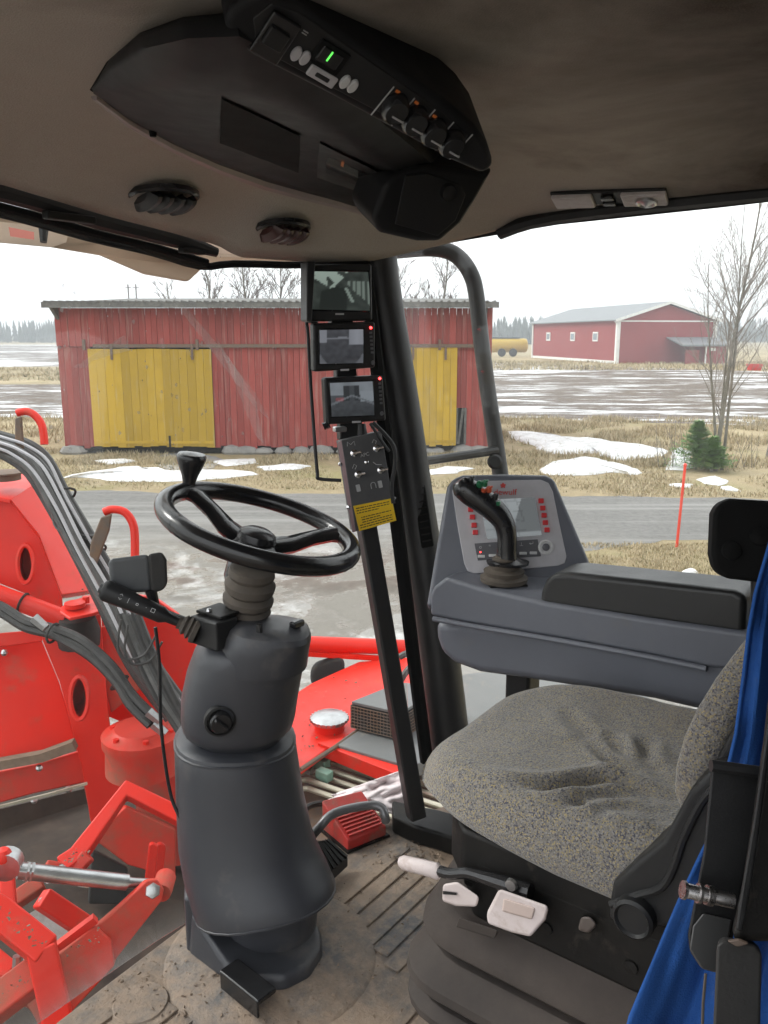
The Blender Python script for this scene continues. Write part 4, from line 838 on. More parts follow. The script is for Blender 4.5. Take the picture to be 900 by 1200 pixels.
for k in range(9):
    v = .10 + k * .097
    if k == 3: continue
    u = .05 + .08 * (k in (4, 5, 6)); e = .92 if k not in (2, 5) else .62
    while u < e:
        w = rd.uniform(.03, .10); g0 = lambda uu, vv: A_.lerp(B_, uu).lerp(D_.lerp(C_, uu), vv); b.add([g0(u, v), g0(min(e, u + w), v), g0(min(e, u + w), v + .038), g0(u, v + .038)], [(0, 1, 2, 3)]); u += w + .018
part('print', b, M['ink'], lb)
# cables
T = thing('monitor_cable', 'thin black cable hanging in a loop from the topmost monitor to the switch box', 'cable', cp(372, 560, d=1.9))
part('cable', B().tube([cp(x, y, d=1.9) for x, y in ((372, 379), (360, 377), (361, 392), (364, 450), (369, 520), (372, 555), (374, 561), (400, 563))], .0042, 8, smooth=4), M['black'], T)
T = thing('power_cable', 'black plugged cable curving down from the lowest monitor past the switch box', 'cable', cp(455, 530, d=1.87))
part('cable', B().tube([cp(x, y, d=1.87) for x, y in ((437, 495), (452, 510), (462, 525), (463, 545), (459, 570), (461, 590))], .005, 8, smooth=5), M['black'], T)
part('plug_lead', B().tube([cp(x, y, d=1.88) for x, y in ((434, 496), (446, 515), (456, 529))], .004, 8, smooth=5), M['black'], T); part('plug', B().tube([cp(424, 497, d=1.9), cp(425, 511, d=1.9)], [.009, .012], 10), M['black'], T)
# handrail outside the cab corner
T = thing('handrail', 'bent dark steel handrail outside the cab with a crossbar', 'handrail', cp(587, 640, d=2.4))
part('rail', B().tube([cp(x, y, d=2.4) for x, y in ((460, 294), (500, 291), (524, 294), (540, 304), (552, 322), (558, 345), (564, 400), (572, 460), (581, 520), (589, 580), (600, 720))], .0235, 14, smooth=5), M['pillar'], T)
part('crossbar', B().tube([cp(494, 541, d=2.25), cp(582, 528, d=2.38)], .0125, 10), M['pillar'], T)
cl = part('clamp', B().lathe(cp(580, 541, d=2.37), -vdir(580, 541), [(.022, -.02), (.022, .012), (.016, .018), (.0001, .018)], 14), M['black'], T)

# ------------------------------------------------------------------ steering column
XS = 1.08
def ringxy(px0, px1, py, ax=1.0, z=None, nn_=28, pw=2.4, tilt=0, shift=0):
    cx = (px0 + px1) / 2; c_ = cp(cx, py, x=XS); dep = (c_ - Vector((0, 0, FD))).length; r = (px1 - px0) / 2 / F * dep * math.cos(PITCH) * .97
    vd = Vector((c_.x, c_.y, 0)).normalized(); sd = Vector((vd.y, -vd.x, 0)); out = []
    for j in range(nn_):
        a = 2 * math.pi * j / nn_; ca, sa = math.cos(a), math.sin(a); ex = 2 / pw
        u = math.copysign(abs(ca) ** ex, ca) * r; v = math.copysign(abs(sa) ** ex, sa) * r * ax
        out.append(c_ + sd * u + vd * v + Vector((0, 0, tilt * u + shift * v)))
    return out
T = thing('steering_column', 'dark grey steering pedestal with black two-spoke wheel and spinner knob', 'steering column', cp(300, 1120, z=0))
low = [ringxy(214, 337, 857, tilt=-.05), ringxy(208, 344, 861, tilt=-.05), ringxy(206, 346, 868, tilt=-.05), ringxy(207, 348, 884, tilt=-.05), ringxy(209, 354, 930, tilt=-.03, shift=-.03), ringxy(213, 363, 978, shift=-.08), ringxy(219, 372, 1006, tilt=.05, shift=-.16), ringxy(226, 382, 1030, tilt=.10, shift=-.22), ringxy(232, 387.5, 1046, tilt=.13, shift=-.24), ringxy(234, 388, 1051, tilt=.13, shift=-.24), ringxy(250, 374, 1052, tilt=.13, shift=-.24)]
part('lower_column', B().loft(low), M['plastic'], T)
part('skirt_rim', B().tube(ringxy(234.5, 387.5, 1050, tilt=.13, shift=-.24), .0035, 6, closed=True), M['plastic'], T); part('top_rim', B().tube(ringxy(207, 345, 866, tilt=-.05), .0035, 6, closed=True), M['plastic'], T)
part('neck', B().loft([ringxy(258, 370, 1040), ringxy(262, 368, 1070), ringxy(266, 366, 1096), ringxy(268, 364, 1106)]), M['plastic'], T)
part('upper_column', B().loft([ringxy(236, 328, 862), ringxy(225, 336, 853), ringxy(216, 343, 846), ringxy(213, 346, 836), ringxy(213, 350, 812), ringxy(219, 356, 782), ringxy(226, 360, 762), ringxy(232, 359, 752), ringxy(240, 352, 746), ringxy(252, 340, 743)], True), M['plastic'], T)
part('column_cap', B().loft([ringxy(252, 361, 776, 1.05, tilt=-.03), ringxy(251, 362, 770, 1.06, tilt=-.03), ringxy(258, 364, 752, 1.05, tilt=-.05, pw=2.8), ringxy(263, 366, 741, 1.04, tilt=-.08, pw=2.8), ringxy(268, 364, 735, 1.0, tilt=-.12, pw=2.8), ringxy(277, 357, 731.5, .92, tilt=-.15, pw=2.8), ringxy(290, 345, 730, .7, tilt=-.15)]), M['plastic'], T)
# tilt-adjust knob in a round recess
kc = cp(258, 845, x=XS) ; vd = Vector((kc.x, kc.y, 0)).normalized(); kc = Vector((kc.x * .898, kc.y * .898, FD + (kc.z - FD) * .898)); kn = (-vd + Vector((.1, -.1, .0))).normalized()
rc = part('knob_recess', B().lathe(kc, kn, [(.030, -.01), (.030, .003), (.026, .004), (.024, -.004), (.0001, -.004)], 24), M['black'], T)
part('knob', B().lathe(kc, kn, [(.021, -.004), (.021, .010), (.018, .014), (.0001, .014)], 20), M['gloss'], rc); part('knob_grip', B().box(kc + kn * .017, (.034, .008, .012), (Vector((kn.y, -kn.x, 0)).normalized() * .7 + Vector((0, 0, .7)), Vector((kn.y, -kn.x, 0)).normalized() * .7 - Vector((0, 0, .7)), kn)), M['gloss'], rc, bev=.003)
part('small_lever', B().box(cp(348, 731, x=XS + .03), (.03, .016, .014)), M['gloss'], T, bev=.004); part('small_button', B().lathe(cp(304, 735, x=XS - .05), (0, 0, 1), [(.006, -.01), (.006, .006), (.0001, .007)], 12), M['gloss'], T)
# foot of the column
def fpx(l, z): return [cp(x, y, z=z) for x, y in l]
foot = [(221, 1120), (262, 1152), (300, 1166), (335, 1165), (364, 1150), (379, 1125), (378, 1100), (360, 1082), (322, 1072), (225, 1060)]
fb = [cp(x, y, z=0) for x, y in foot]; ft = [p + Vector((0, 0, .034 if i > 0 and i < 9 else .10)) for i, p in enumerate(fb)]
ce = sum(ft, Vector()) / 10; ft = [p.lerp(Vector((ce.x, ce.y, p.z)), .06) for p in ft]
part('foot', B().bridge(fb, ft), M['plastic'], T, bev=.012, seg=3)
part('foot_bracket', B().prism([cp(219, 1118, z=0), cp(221, 1060, z=0), cp(240, 1052, z=0), cp(250, 1120, z=0)], (0, 0, .13)), M['plastic'], T, bev=.008)
q = cp(290, 1150, z=.05); a3 = (cp(312, 1172, z=0) - cp(272, 1140, z=0)).normalized(); b3 = Vector((-a3.y, a3.x, 0))
pl = part('brake_pawl', B().box(q, (.115, .046, .012), (a3, b3, Vector((0, 0, 1)))), M['gloss'], T, bev=.004); part('pawl_side', B().box(q - b3 * .02 * (1 if (b3.x * .6 + b3.y * .8) > 0 else -1) - Vector((0, 0, .018)), (.11, .005, .03), (a3, b3, Vector((0, 0, 1)))), M['gloss'], pl, bev=.001)
part('pawl_bolt', B().lathe(cp(264, 1143, z=.045), -vdir(264, 1143), [(.007, -.006), (.006, .004), (.0001, .005)], 10), M['steel'], pl)
# rubber boot and neck
c0 = cp(286, 738, x=XS); c1 = cp(296, 664, x=XS); axb = c1 - c0; Lb = axb.length
prof = []
for i, (t, r) in enumerate(((0, .038), (.06, .046), (.12, .047), (.17, .041), (.22, .048), (.28, .041), (.33, .048), (.39, .041), (.45, .049), (.52, .050), (.58, .040), (.64, .048), (.74, .050), (.82, .041), (.88, .046), (.96, .043), (1.0, .035))): prof.append((r, t * Lb))
part('rubber_boot', B().lathe(c0, axb, prof, 28), M['boot'], T)
# the wheel
WN = Vector((.14, -.28, 1)).normalized(); WC = cp(305, 616, x=1.12); wr = .187
wx = Vector((1, 0, 0)); wx = (wx - WN * wx.dot(WN)).normalized(); wy = WN.cross(wx)
def wl(r, a, h=0): return WC + wx * r * math.cos(a) + wy * r * math.sin(a) + WN * h
part('column_head', B().lathe(WC - WN * .125, WN, [(.040, 0), (.044, .01), (.044, .045), (.036, .06), (.036, .075)], 24), M['gloss'], T)
whl = part('steering_wheel', B().tube([wl(wr, 2 * math.pi * i / 72) for i in range(72)], .0188, 14, closed=True), M['wheel'], T)
def wang(px, py): 
    p = pp(px, py, WC, WN) - WC; return math.atan2(p.dot(wy), p.dot(wx)), p.length
aK = wang(234, 582)[0]; aR = wang(412, 628)[0]
for a in (aK, aR):
    part('spoke', B().loft([[wl(r, a + da / max(r, .05) * .05, 0) + WN * (h + hh) for da, hh in ((-w, 0), (-w * .7, .010), (0, .014), (w * .7, .010), (w, 0), (w * .6, -.010), (-w * .6, -.010))] for r, w, h in ((.0, .95, -.044), (.045, .95, -.042), (.08, .66, -.034), (.12, .50, -.016), (.16, .52, -.003), (wr, .80, 0))]), M['wheel'], whl, sharp=50)
for a0 in [wang(x, y)[0] for x, y in ((188, 615), (322, 573), (402, 660))]: part('rim_joint', B().tube([wl(wr, a0 - .006), wl(wr, a0 + .006)], .0193, 14), M['gloss'], whl)
hub = part('hub', B().lathe(WC - WN * .068, WN, [(.044, 0), (.058, .012), (.056, .022), (.040, .034), (.038, .036)], 28), M['wheel'], whl)
part('hub_badge', B().lathe(WC - WN * .040, WN, [(.036, 0), (.040, .012), (.036, .024), (.024, .031), (.0001, .033)], 28), M['gloss'], whl)
kb = wl(wr, aK)
part('spinner_knob', B().lathe(kb + WN * .004, (WN * .9 + Vector((-.02, .06, .5))), [(.014, 0), (.013, .015), (.017, .030), (.026, .052), (.030, .063), (.030, .069), (.027, .074), (.0001, .077)], 24), M['gloss'], whl)
# indicator stalk with its box, grey pod, thin lead
T = thing('indicator_stalk', 'black stalk switch with a bellows boot, bracketed off the steering column', 'stalk', cp(250, 760, x=1.0))
part('switch_block', B().box(cp(251, 738, x=1.0), (.055, .075, .055)), M['black'], T, bev=.004); part('block_plate', B().box(cp(258, 716, x=1.02), (.06, .07, .006)), M['blackd'], T, bev=.002); part('plate_screw', B().sph(cp(245, 716, x=1.0), .006, 8), M['steel'], T)
s0, s1 = cp(232, 739, x=.98), cp(120, 690, x=.87); sa = (s1 - s0)
part('boot', B().lathe(s0, sa, [(.026, 0), (.027, .008), (.019, .012), (.024, .016), (.016, .022), (.020, .027), (.012, .034), (.013, .040)], 18), M['boot'], T)
st_ = part('grip', B().tube([s0.lerp(s1, t) for t in (.15, .32, .38, .62, .94, .97, 1.0)], [.008, .010, .016, .017, .0205, .020, .016], 16), M['black'], T)
part('end_button', B().tube([s1 - sa.normalized() * .002, s1 + sa.normalized() * .005], [.013, .010], 14), M['gloss'], st_)
sv = sa.normalized(); vw = -vdir(170, 712); su = (vw - sv * vw.dot(sv)).normalized()
for t, ch in ((.80, '\u2195'), (.72, '|'), (.63, 'o'), (.54, '\u00b7'), (.47, '\u25a1')): text(ch, .0105, T, M['inkw'], s0.lerp(s1, t) + su * .0195, -sv, su.cross(-sv), name='symbol')
pdc = cp(162, 672, x=.93)
T = thing('grey_pod', 'small grey and black rounded gauge pod standing behind the stalk switch', 'pod', pdc)
pf = (Vector((.28, -.96, 0))).normalized(); pr_ = Vector((pf.y, -pf.x, 0)); 
def pq(l, k, P=pdc, n=None):
    return [pp(x, y, P + n * k, n) for x, y in l]
pn = -Vector((pdc.x, pdc.y, 0)).normalized()
part('shell', B().bridge(pq([(126, 654), (176, 648), (180, 694), (130, 698)], .0, n=pn), pq([(128, 662), (172, 656), (174, 688), (134, 692)], -.06, n=pn)), mat('pod_grey', (.075, .08, .085), .5), T, bev=.010, seg=3)
part('face_rim', B().bridge(pq([(173, 649), (190, 646), (196, 655), (197, 684), (192, 692), (177, 696)], .004, n=pn), pq([(172, 655), (186, 652), (190, 660), (191, 682), (186, 688), (174, 690)], -.06, n=pn)), M['rubber'], T, bev=.009, seg=3)
part('stem', B().tube([cp(176, 690, x=.95), cp(184, 716, x=.96), cp(236, 736, x=.99)], [.012, .010, .009], 8), M['black'], T)
T = thing('thin_lead', 'thin black cable hanging down beside the steering column from the stalk', 'cable', cp(200, 935, x=.95))
part('lead', B().tube([cp(x, y, x=.95) for x, y in ((182, 735), (187, 780), (188, 840), (193, 890), (201, 935), (212, 960))], .0035, 8, smooth=5), M['black'], T)

# ------------------------------------------------------------------ pedals
def pbox(q4, z0, th): 
    a = [cp(x, y, z=z0) for x, y in q4]; return B().prism(a, (0, 0, th))
T = thing('red_pedal', 'dusty red ribbed foot switch pedal near the floor sill', 'pedal', cp(425, 985, z=0))
A4 = [cp(377, 938, z=.085), cp(424, 926, z=.085), cp(453, 968, z=.030), cp(408, 986, z=.030)]
dn = Vector((0, 0, -.04)); base_ = [Vector((p.x, p.y, .0)) for p in A4]
part('pedal_body', B().bridge(base_, A4), M['redped'], T, bev=.004)
nrm_ = (A4[1] - A4[0]).cross(A4[3] - A4[0]).normalized(); nrm_ = nrm_ if nrm_.z > 0 else -nrm_
for k in range(6):
    t = .48 + k * .085; a = A4[0].lerp(A4[3], t); e = A4[1].lerp(A4[2], t); part('tread_rib', B().tube([a.lerp(e, .08) + nrm_ * .001, a.lerp(e, .92) + nrm_ * .001], .003, sq=True), M['redped'], T)
part('top_lip', B().tube([A4[0].lerp(A4[3], .3).lerp(A4[1].lerp(A4[2], .3), .06) + nrm_ * .001, A4[0].lerp(A4[3], .3).lerp(A4[1].lerp(A4[2], .3), .94) + nrm_ * .001], .004, 6), M['redped'], T)
part('base_plate', B().prism([p + Vector((0, 0, .004)) + (p - A4[0].lerp(A4[2], .5)) * .1 for p in base_], (0, 0, .008)), M['blackd'], T)
part('lead', B().tube([cp(x, y, z=.06) for x, y in ((378, 941), (364, 944), (354, 952), (350, 966))], .008, 8, smooth=4), M['black'], T)
T = thing('pedal_lever', 'bent grey steel tube lever over the red pedal', 'lever', cp(365, 985, z=.0))
part('tube', B().tube([cp(340, 1010, z=.03), cp(372, 972, z=.14), cp(392, 953, z=.17), cp(430, 944, z=.17), cp(446, 946, z=.165), cp(451, 956, z=.15), cp(452, 962, z=.135)], .0105, 12, smooth=4), mat('worn_lever_steel', (.20, .20, .205), .4, .5), T)
T = thing('foot_pedal', 'black ribbed rubber foot pedal beside the steering column', 'pedal', cp(385, 1010, z=0))
A4 = [cp(366, 990, z=.07), cp(384, 985, z=.07), cp(408, 1004, z=.035), cp(380, 1030, z=.035)]
part('pad', B().bridge([p + Vector((0, 0, -.025)) for p in A4], A4), M['rubber'], T, bev=.003)
for k in range(6):
    t = .08 + k * .17; a = A4[0].lerp(A4[1], t); e = A4[3].lerp(A4[2], t); part('tread_rib', B().tube([a + Vector((0, 0, .002)), e + Vector((0, 0, .002))], .004, sq=True), M['blackd'], T)
part('arm', B().tube([cp(380, 1008, z=.04), cp(360, 1010, z=.0)], .01, 8), M['black'], T)
# ------------------------------------------------------------------ seat
def fabric():
    m, t, p = new('seat_fabric'); tc = nn(t, 'ShaderNodeTexCoord').outputs['Object']
    def vor(sc, th):
        v = nn(t, 'ShaderNodeTexVoronoi', ins={'Scale': sc * 2.3}); t.links.new(tc, v.inputs['Vector']); s = nn(t, 'ShaderNodeSeparateColor'); t.links.new(v.outputs['Color'], s.inputs[0]); return s
    v1 = vor(230, .5); v2 = vor(260, .5)
    base = mixc(t, noi(t, tc, 120, 3), (.135, .126, .112), (.215, .20, .178))
    a = mixc(t, ramp(t, v1.outputs[0], .70, .76, (0, 0, 0), (.9,) * 3), base, (.31, .25, .13)); a = mixc(t, ramp(t, v1.outputs[1], .72, .78, (0, 0, 0), (.85,) * 3), a, (.052, .053, .078)); a = mixc(t, ramp(t, v2.outputs[2], .8, .82), a, (.22, .21, .195))
    d = noi(t, tc, 4, 5); a = mixc(t, ramp(t, d, .52, .82, (0, 0, 0), (.6,) * 3), a, (.25, .205, .16))
    t.links.new(a, p.inputs['Base Color']); p.inputs['Roughness'].default_value = .95; p.inputs['Specular IOR Level'].default_value = .15; p.inputs['Sheen Weight'].default_value = .3
    v3 = nn(t, 'ShaderNodeTexVoronoi', ins={'Scale': 300}); t.links.new(tc, v3.inputs['Vector']); bump(t, v3.outputs['Distance'], p, .5, .003); return m
M['fabric'] = fabric()
SX0, SX1, SY0, SY1, SZ = .925, 1.365, .13, .69, .622
T = thing('driver_seat', 'grey speckled fabric driver seat on a dusty rubber bellows base', 'seat', (1.15, .4, 0))
CX, CY = (SX0 + SX1) / 2, (SY0 + SY1) / 2; HX, HY = (SX1 - SX0) / 2, (SY1 - SY0) / 2
CRL = [([(690, 300), (600, 266), (540, 240), (500, 205), (470, 170)], .011, .009), ([(680, 275), (590, 240), (558, 215), (520, 170), (505, 150)], .009, .008), ([(650, 250), (605, 225), (600, 190), (598, 160)], .009, .008),
       ([(690, 335), (600, 300), (530, 278), (470, 280), (400, 296), (300, 302), (170, 296)], .018, .011), ([(680, 362), (600, 332), (545, 318), (490, 320), (440, 336), (370, 338), (290, 318)], .016, .010), ([(660, 385), (600, 362), (550, 352), (505, 358), (470, 372), (430, 360)], .014, .010), ([(640, 405), (590, 386), (550, 380), (520, 392)], .008, .009), ([(470, 165), (430, 130), (395, 95)], .006, .010)]
CRS = []
for l, dp, w in CRL:
    pts = [cp(470 + x / 2.093, 780 + y / 2.093, z=SZ) for x, y in l]; pts, _ = crom(pts, [1] * len(pts), 4); CRS.append((np.array([(p.x, p.y) for p in pts]), dp, w))
def crease(x, y):
    z = 0
    for P, dp, w0 in CRS:
        A = P[:-1]; Dv = P[1:] - A; t = np.clip(((x - A[:, 0]) * Dv[:, 0] + (y - A[:, 1]) * Dv[:, 1]) / (Dv ** 2).sum(1), 0, 1); qx = A[:, 0] + Dv[:, 0] * t - x; qy = A[:, 1] + Dv[:, 1] * t - y
        d2 = qx * qx + qy * qy; i = int(d2.argmin()); d = math.sqrt(d2[i]); w = w0 * 1.35; u = (i + t[i]) / len(A); f_ = min(1, u * 5 + .25) * min(1, (1 - u) * 3)
        z += dp * f_ * (-math.exp(-(d / w) ** 2) + .55 * math.exp(-((d - 2.1 * w) / w) ** 2))
    return z
def topz(u, v):                                          # u,v in -1..1
    x, y = CX + HX * u, CY + HY * v
    z = SZ + .018 * abs(u) ** 3 - .020 * max(0, v) ** 3 + .012 * max(0, -v) - .010 * (1 - u * u) * (1 - v * v)
    return z + crease(x, y) * max(0, 1 - max(0, (abs(u) - .8) / .2)) + .003 * mnoise.noise((x * 14, y * 14, 0))
def sq2disc(u, v): 
    pw = 4.2; n = (abs(u) ** pw + abs(v) ** pw) ** (1 / pw) or 1; m_ = max(abs(u), abs(v)); return (u * m_ / n, v * m_ / n) if n else (0, 0)
N = 132; b = B(); vs = []; fs = []
for j in range(N + 1):
    for i in range(N + 1):
        u, v = sq2disc(2 * i / N - 1, 2 * j / N - 1); m_ = max(abs(2 * i / N - 1), abs(2 * j / N - 1))
        tap = 1 - .10 * max(0, v) ** 2; x, y = CX + HX * u * tap, CY + HY * v; e = max(0, (m_ - .80) / .2)
        vs.append(Vector((x, y, topz(u, v) - .055 * (1 - math.sqrt(max(0, 1 - e * e))))))
for j in range(N):
    for i in range(N): fs.append((j * (N + 1) + i, j * (N + 1) + i + 1, (j + 1) * (N + 1) + i + 1, (j + 1) * (N + 1) + i))
edge = [i for i in range(N + 1)] + [j * (N + 1) + N for j in range(1, N + 1)] + [N * (N + 1) + i for i in range(N - 1, -1, -1)] + [j * (N + 1) for j in range(N - 1, 0, -1)]
o0 = len(vs); ne = len(edge); ce = Vector((CX, CY, 0))
for k, (ins, dz) in enumerate(((.003, -.02), (-.002, -.045), (-.015, -.062), (-.10, -.066))):
    for e in edge:
        p = vs[e]; d = (Vector((p.x, p.y, 0)) - ce).normalized(); zz = SZ - .04 + dz; fv = max(0, (p.y - CY) / HY)
        vs.append(Vector((p.x + d.x * ins - 0, p.y + d.y * ins - fv * .02 * k, zz + .012 * fv * k)))
for k in range(4):
    for i in range(ne):
        a0 = edge[i] if k == 0 else o0 + (k - 1) * ne + i; a1 = edge[(i + 1) % ne] if k == 0 else o0 + (k - 1) * ne + (i + 1) % ne
        fs.append((a0, a1, o0 + k * ne + (i + 1) % ne, o0 + k * ne + i))
fs.append(tuple(o0 + 3 * ne + i for i in range(ne)))
b.add(vs, fs); part('cushion', b, M['fabric'], T, sharp=80)
part('cushion_pan', B().loft([[Vector((CX + HX * .95 * sx_, CY - .03 + HY * (.80 if sy_ > 0 else .93) * sy_, z)) for sx_, sy_ in ((-1, -1), (-1, .8), (-.8, 1), (.8, 1), (1, .8), (1, -1))] for z in (SZ - .17, SZ - .085)]), M['blackd'], T, bev=.008)
part('side_frame', B().box((SX0 + .04, CY - .05, SZ - .15), (.05, .40, .06)), M['blackd'], T, bev=.006); part('side_frame', B().box((SX1 - .04, CY - .05, SZ - .15), (.05, .40, .06)), M['blackd'], T, bev=.006)
part('suspension_box', B().loft([[Vector((CX + .21 * a, CY + .21 * c_ - .05, z)) for a, c_ in ((-1, -1), (-1, .85), (-.85, 1), (.85, 1), (1, .85), (1, -1))] for z in (.40, .50)]), M['blackd'], T, bev=.01)
for (y, z) in ((.42, .42), (.30, .42), (.18, .42)): part('frame_bolt', B().lathe((SX0 + .013, y, z + .02), (-1, 0, 0), [(.010, 0), (.009, .006), (.0001, .007)], 10), M['blackd'], T)
# bellows
rings = []
def rr(hx, hy, z, r=.09, n=5):
    out = []
    for qx, qy, a0 in ((1, 1, 0), (-1, 1, 90), (-1, -1, 180), (1, -1, 270)):
        for k in range(n + 1):
            a = R(a0 + 90 * k / n); out.append(Vector((CX + qx * (hx - r) + r * math.cos(a), CY - .02 + qy * (hy - r) + r * math.sin(a), z)))
    return out
for z, e in ((.43, .0), (.42, .01), (.352, .040), (.338, .042), (.328, .034), (.322, -.002), (.316, -.002), (.312, .03), (.275, .058), (.262, .060), (.252, .052), (.246, .012), (.240, .012), (.236, .045), (.222, .058), (.21, .058), (.20, .048), (.194, .01), (.0, .01)): rings.append(rr(.185 + e, .225 + e, z))
part('bellows', B().loft(rings), M['bellow'], T, sharp=22)
# levers, flap
hp = lambda x, y, k=0: cp(x, y, x=SX0 - .005 - k)
hd_ = part('lever', B().tube([hp(513, 1020), hp(528, 1024), hp(545, 1023), hp(556, 1025), hp(585, 1034), hp(622, 1046)], [.008, .008, .008, .008, .011, .012], 10, smooth=4), M['gloss'], T); part('lever_grip', B().tube([hp(469, 1010), hp(473, 1011), hp(495, 1016), hp(513, 1021), hp(516, 1022)], [.008, .0115, .012, .0125, .009], 12, asp=.8), M['pink'], hd_, label='pale grip on the seat lever'); part('pivot_bolt', B().lathe(hp(600, 1036, .012), (-1, 0, 0), [(.009, 0), (.008, .005), (.0001, .005)], 12), M['steel'], hd_)
def sq_(l, x): return [cp(a, c_, x=x) for a, c_ in l]
part('flap_handle', B().bridge(sq_([(585, 1041), (644, 1062), (640, 1078), (622, 1099), (600, 1094), (571, 1083), (570, 1070)], SX0 - .035), sq_([(585, 1043), (640, 1062), (637, 1074), (622, 1086), (600, 1082), (576, 1074), (574, 1066)], SX0 + .01)), M['pink'], T, bev=.008, seg=3, label='pale adjusting flap under the cushion')
part('flap_recess', B().bridge(sq_([(590, 1052), (628, 1064), (624, 1078), (588, 1068)], SX0 - .037), sq_([(590, 1052), (628, 1064), (624, 1078), (588, 1068)], SX0 - .03)), mat('flap_recess', (.50, .40, .36), .7), T, bev=.003)
part('clip_handle', B().bridge(sq_([(519, 1036), (536, 1033), (562, 1051), (559, 1063), (534, 1062), (518, 1056)], SX0 - .02), sq_([(520, 1037), (536, 1034), (560, 1050), (557, 1060), (534, 1060), (520, 1056)], SX0 + .02)), M['pink'], T, bev=.004)
part('clip_slot', B().bridge(sq_([(519, 1044), (535, 1046), (535, 1049), (519, 1048)], SX0 - .022), sq_([(519, 1044), (535, 1046), (535, 1049), (519, 1048)], SX0 - .01)), M['black'], T)
part('round_knob', B().bridge(sq_([(681, 1074), (692, 1074), (700, 1084), (690, 1094), (677, 1090)], SX0 - .012), sq_([(681, 1074), (692, 1074), (700, 1084), (690, 1094), (677, 1090)], SX0 + .01)), mat('brown_knob', (.10, .08, .07), .6), T, bev=.004)
part('tag_plate', B().bridge(sq_([(538, 1075), (584, 1090), (580, 1100), (534, 1086)], SX0 - .012), sq_([(538, 1075), (584, 1090), (580, 1100), (534, 1086)], SX0 - .005)), M['bellow'], T, bev=.002)
# recline bracket between cushion and backrest, near side
BR = [(714, 1052), (717, 1036), (745, 1010), (776, 985), (806, 930), (830, 905), (850, 900), (850, 1030), (830, 1070), (790, 1090), (712, 1080)]
bk = part('recline_bracket', B().prism(sq_(BR, SX0 - .022), (.06, 0, 0)), M['black'], T, bev=.008, seg=3)
part('bracket_rib', B().tube(sq_([(716, 1060), (745, 1050), (775, 1040), (790, 1015), (800, 985), (822, 940), (842, 920)], SX0 - .024), .005, 8, smooth=3), M['black'], bk)
kn_ = part('hinge_cap', B().lathe(cp(743, 1075, x=SX0 - .03), (-1, 0, 0), [(.026, -.01), (.026, .006), (.022, .009), (.019, .005), (.0001, .005)], 22), M['black'], bk)
part('end_knob', B().bridge(sq_([(776, 1062), (786, 1050), (796, 1052), (794, 1080), (780, 1080)], SX0 - .01), sq_([(776, 1062), (786, 1050), (796, 1052), (794, 1080), (780, 1080)], SX0 + .02)), M['pink'], T, bev=.005)
# backrest: fabric-faced, dark shell
prof_ = [(.272, .66), (.300, .69), (.296, .76), (.268, .84), (.218, .93), (.150, 1.04), (.06, 1.18)]
def brow(z, y, x0, x1, th):
    pts = []
    for k in range(15):
        a = math.pi * k / 14; c_ = math.cos(a); s = math.sin(a)
        pts.append(Vector(((x0 + x1) / 2 - (x1 - x0) / 2 * math.copysign(abs(c_) ** .45, c_), y - th + th * 1.0 * abs(s) ** .5 - .035 * (1 - abs(c_) ** 2) ** 1.0, z)))
    return pts + [Vector((x1 - .01, y - th - .03, z)), Vector((x0 + .01, y - th - .03, z))]
part('backrest', B().loft([brow(z, y, .925 + .012 * i, 1.37 - .012 * i, .06) for i, (y, z) in enumerate(prof_)]), M['fabric'], T, sub=1, sharp=60)
part('back_shell', B().loft([[Vector((.94, y - .075, z)), Vector((1.36, y - .075, z)), Vector((1.34, y - .15, z)), Vector((.96, y - .15, z))] for y, z in prof_]), M['black'], T, bev=.01)

# ------------------------------------------------------------------ armrest console with display and joystick
XC = 1.435
T = thing('armrest_console', 'grey armrest console with tilted display panel, joystick and black arm pad', 'console', (XC + .1, .6, .45))
f = lambda x, y, k=0: cp(x, y, x=XC + k)
lowp = [(507, 728), (509, 748), (515, 766), (530, 779), (560, 790), (610, 797), (700, 811), (765, 822), (812, 833), (850, 838), (905, 800), (910, 742)]
part('lower_body', B().prism([f(*q) for q in lowp], (.24, 0, 0)), M['plastic2'], T, bev=.022, seg=4)
upp = [(503, 722), (503, 698), (507, 688), (522, 676), (560, 688), (640, 706), (760, 725), (910, 746), (905, 790), (830, 783), (760, 768), (650, 748), (560, 733)]
part('upper_body', B().prism([f(*q, -.012) for q in upp], (.262, 0, 0)), M['plastic2'], T, bev=.010, seg=3)
part('rail_edge', B().tube([f(x, y, -.014) for x, y in ((508, 725), (560, 735), (650, 750), (760, 770), (828, 784))], .006, 8, smooth=3), M['plastic2'], T)
part('support', B().box(cp(612, 815, x=XC + .12), (.06, .06, .40)), M['black'], T, bev=.01)
AP = [(631, 709), (633, 694), (638, 681), (648, 672), (665, 671), (760, 681), (860, 692), (874, 700), (872, 745), (760, 728)]
part('arm_pad', B().prism([f(x, y, -.004) for x, y in AP], (.10, 0, 0)), M['padv'], T, bev=.012, seg=4)
tp4 = [f(650, 671.5, .004), f(862, 692.5, .004), f(871, 699, .004)]
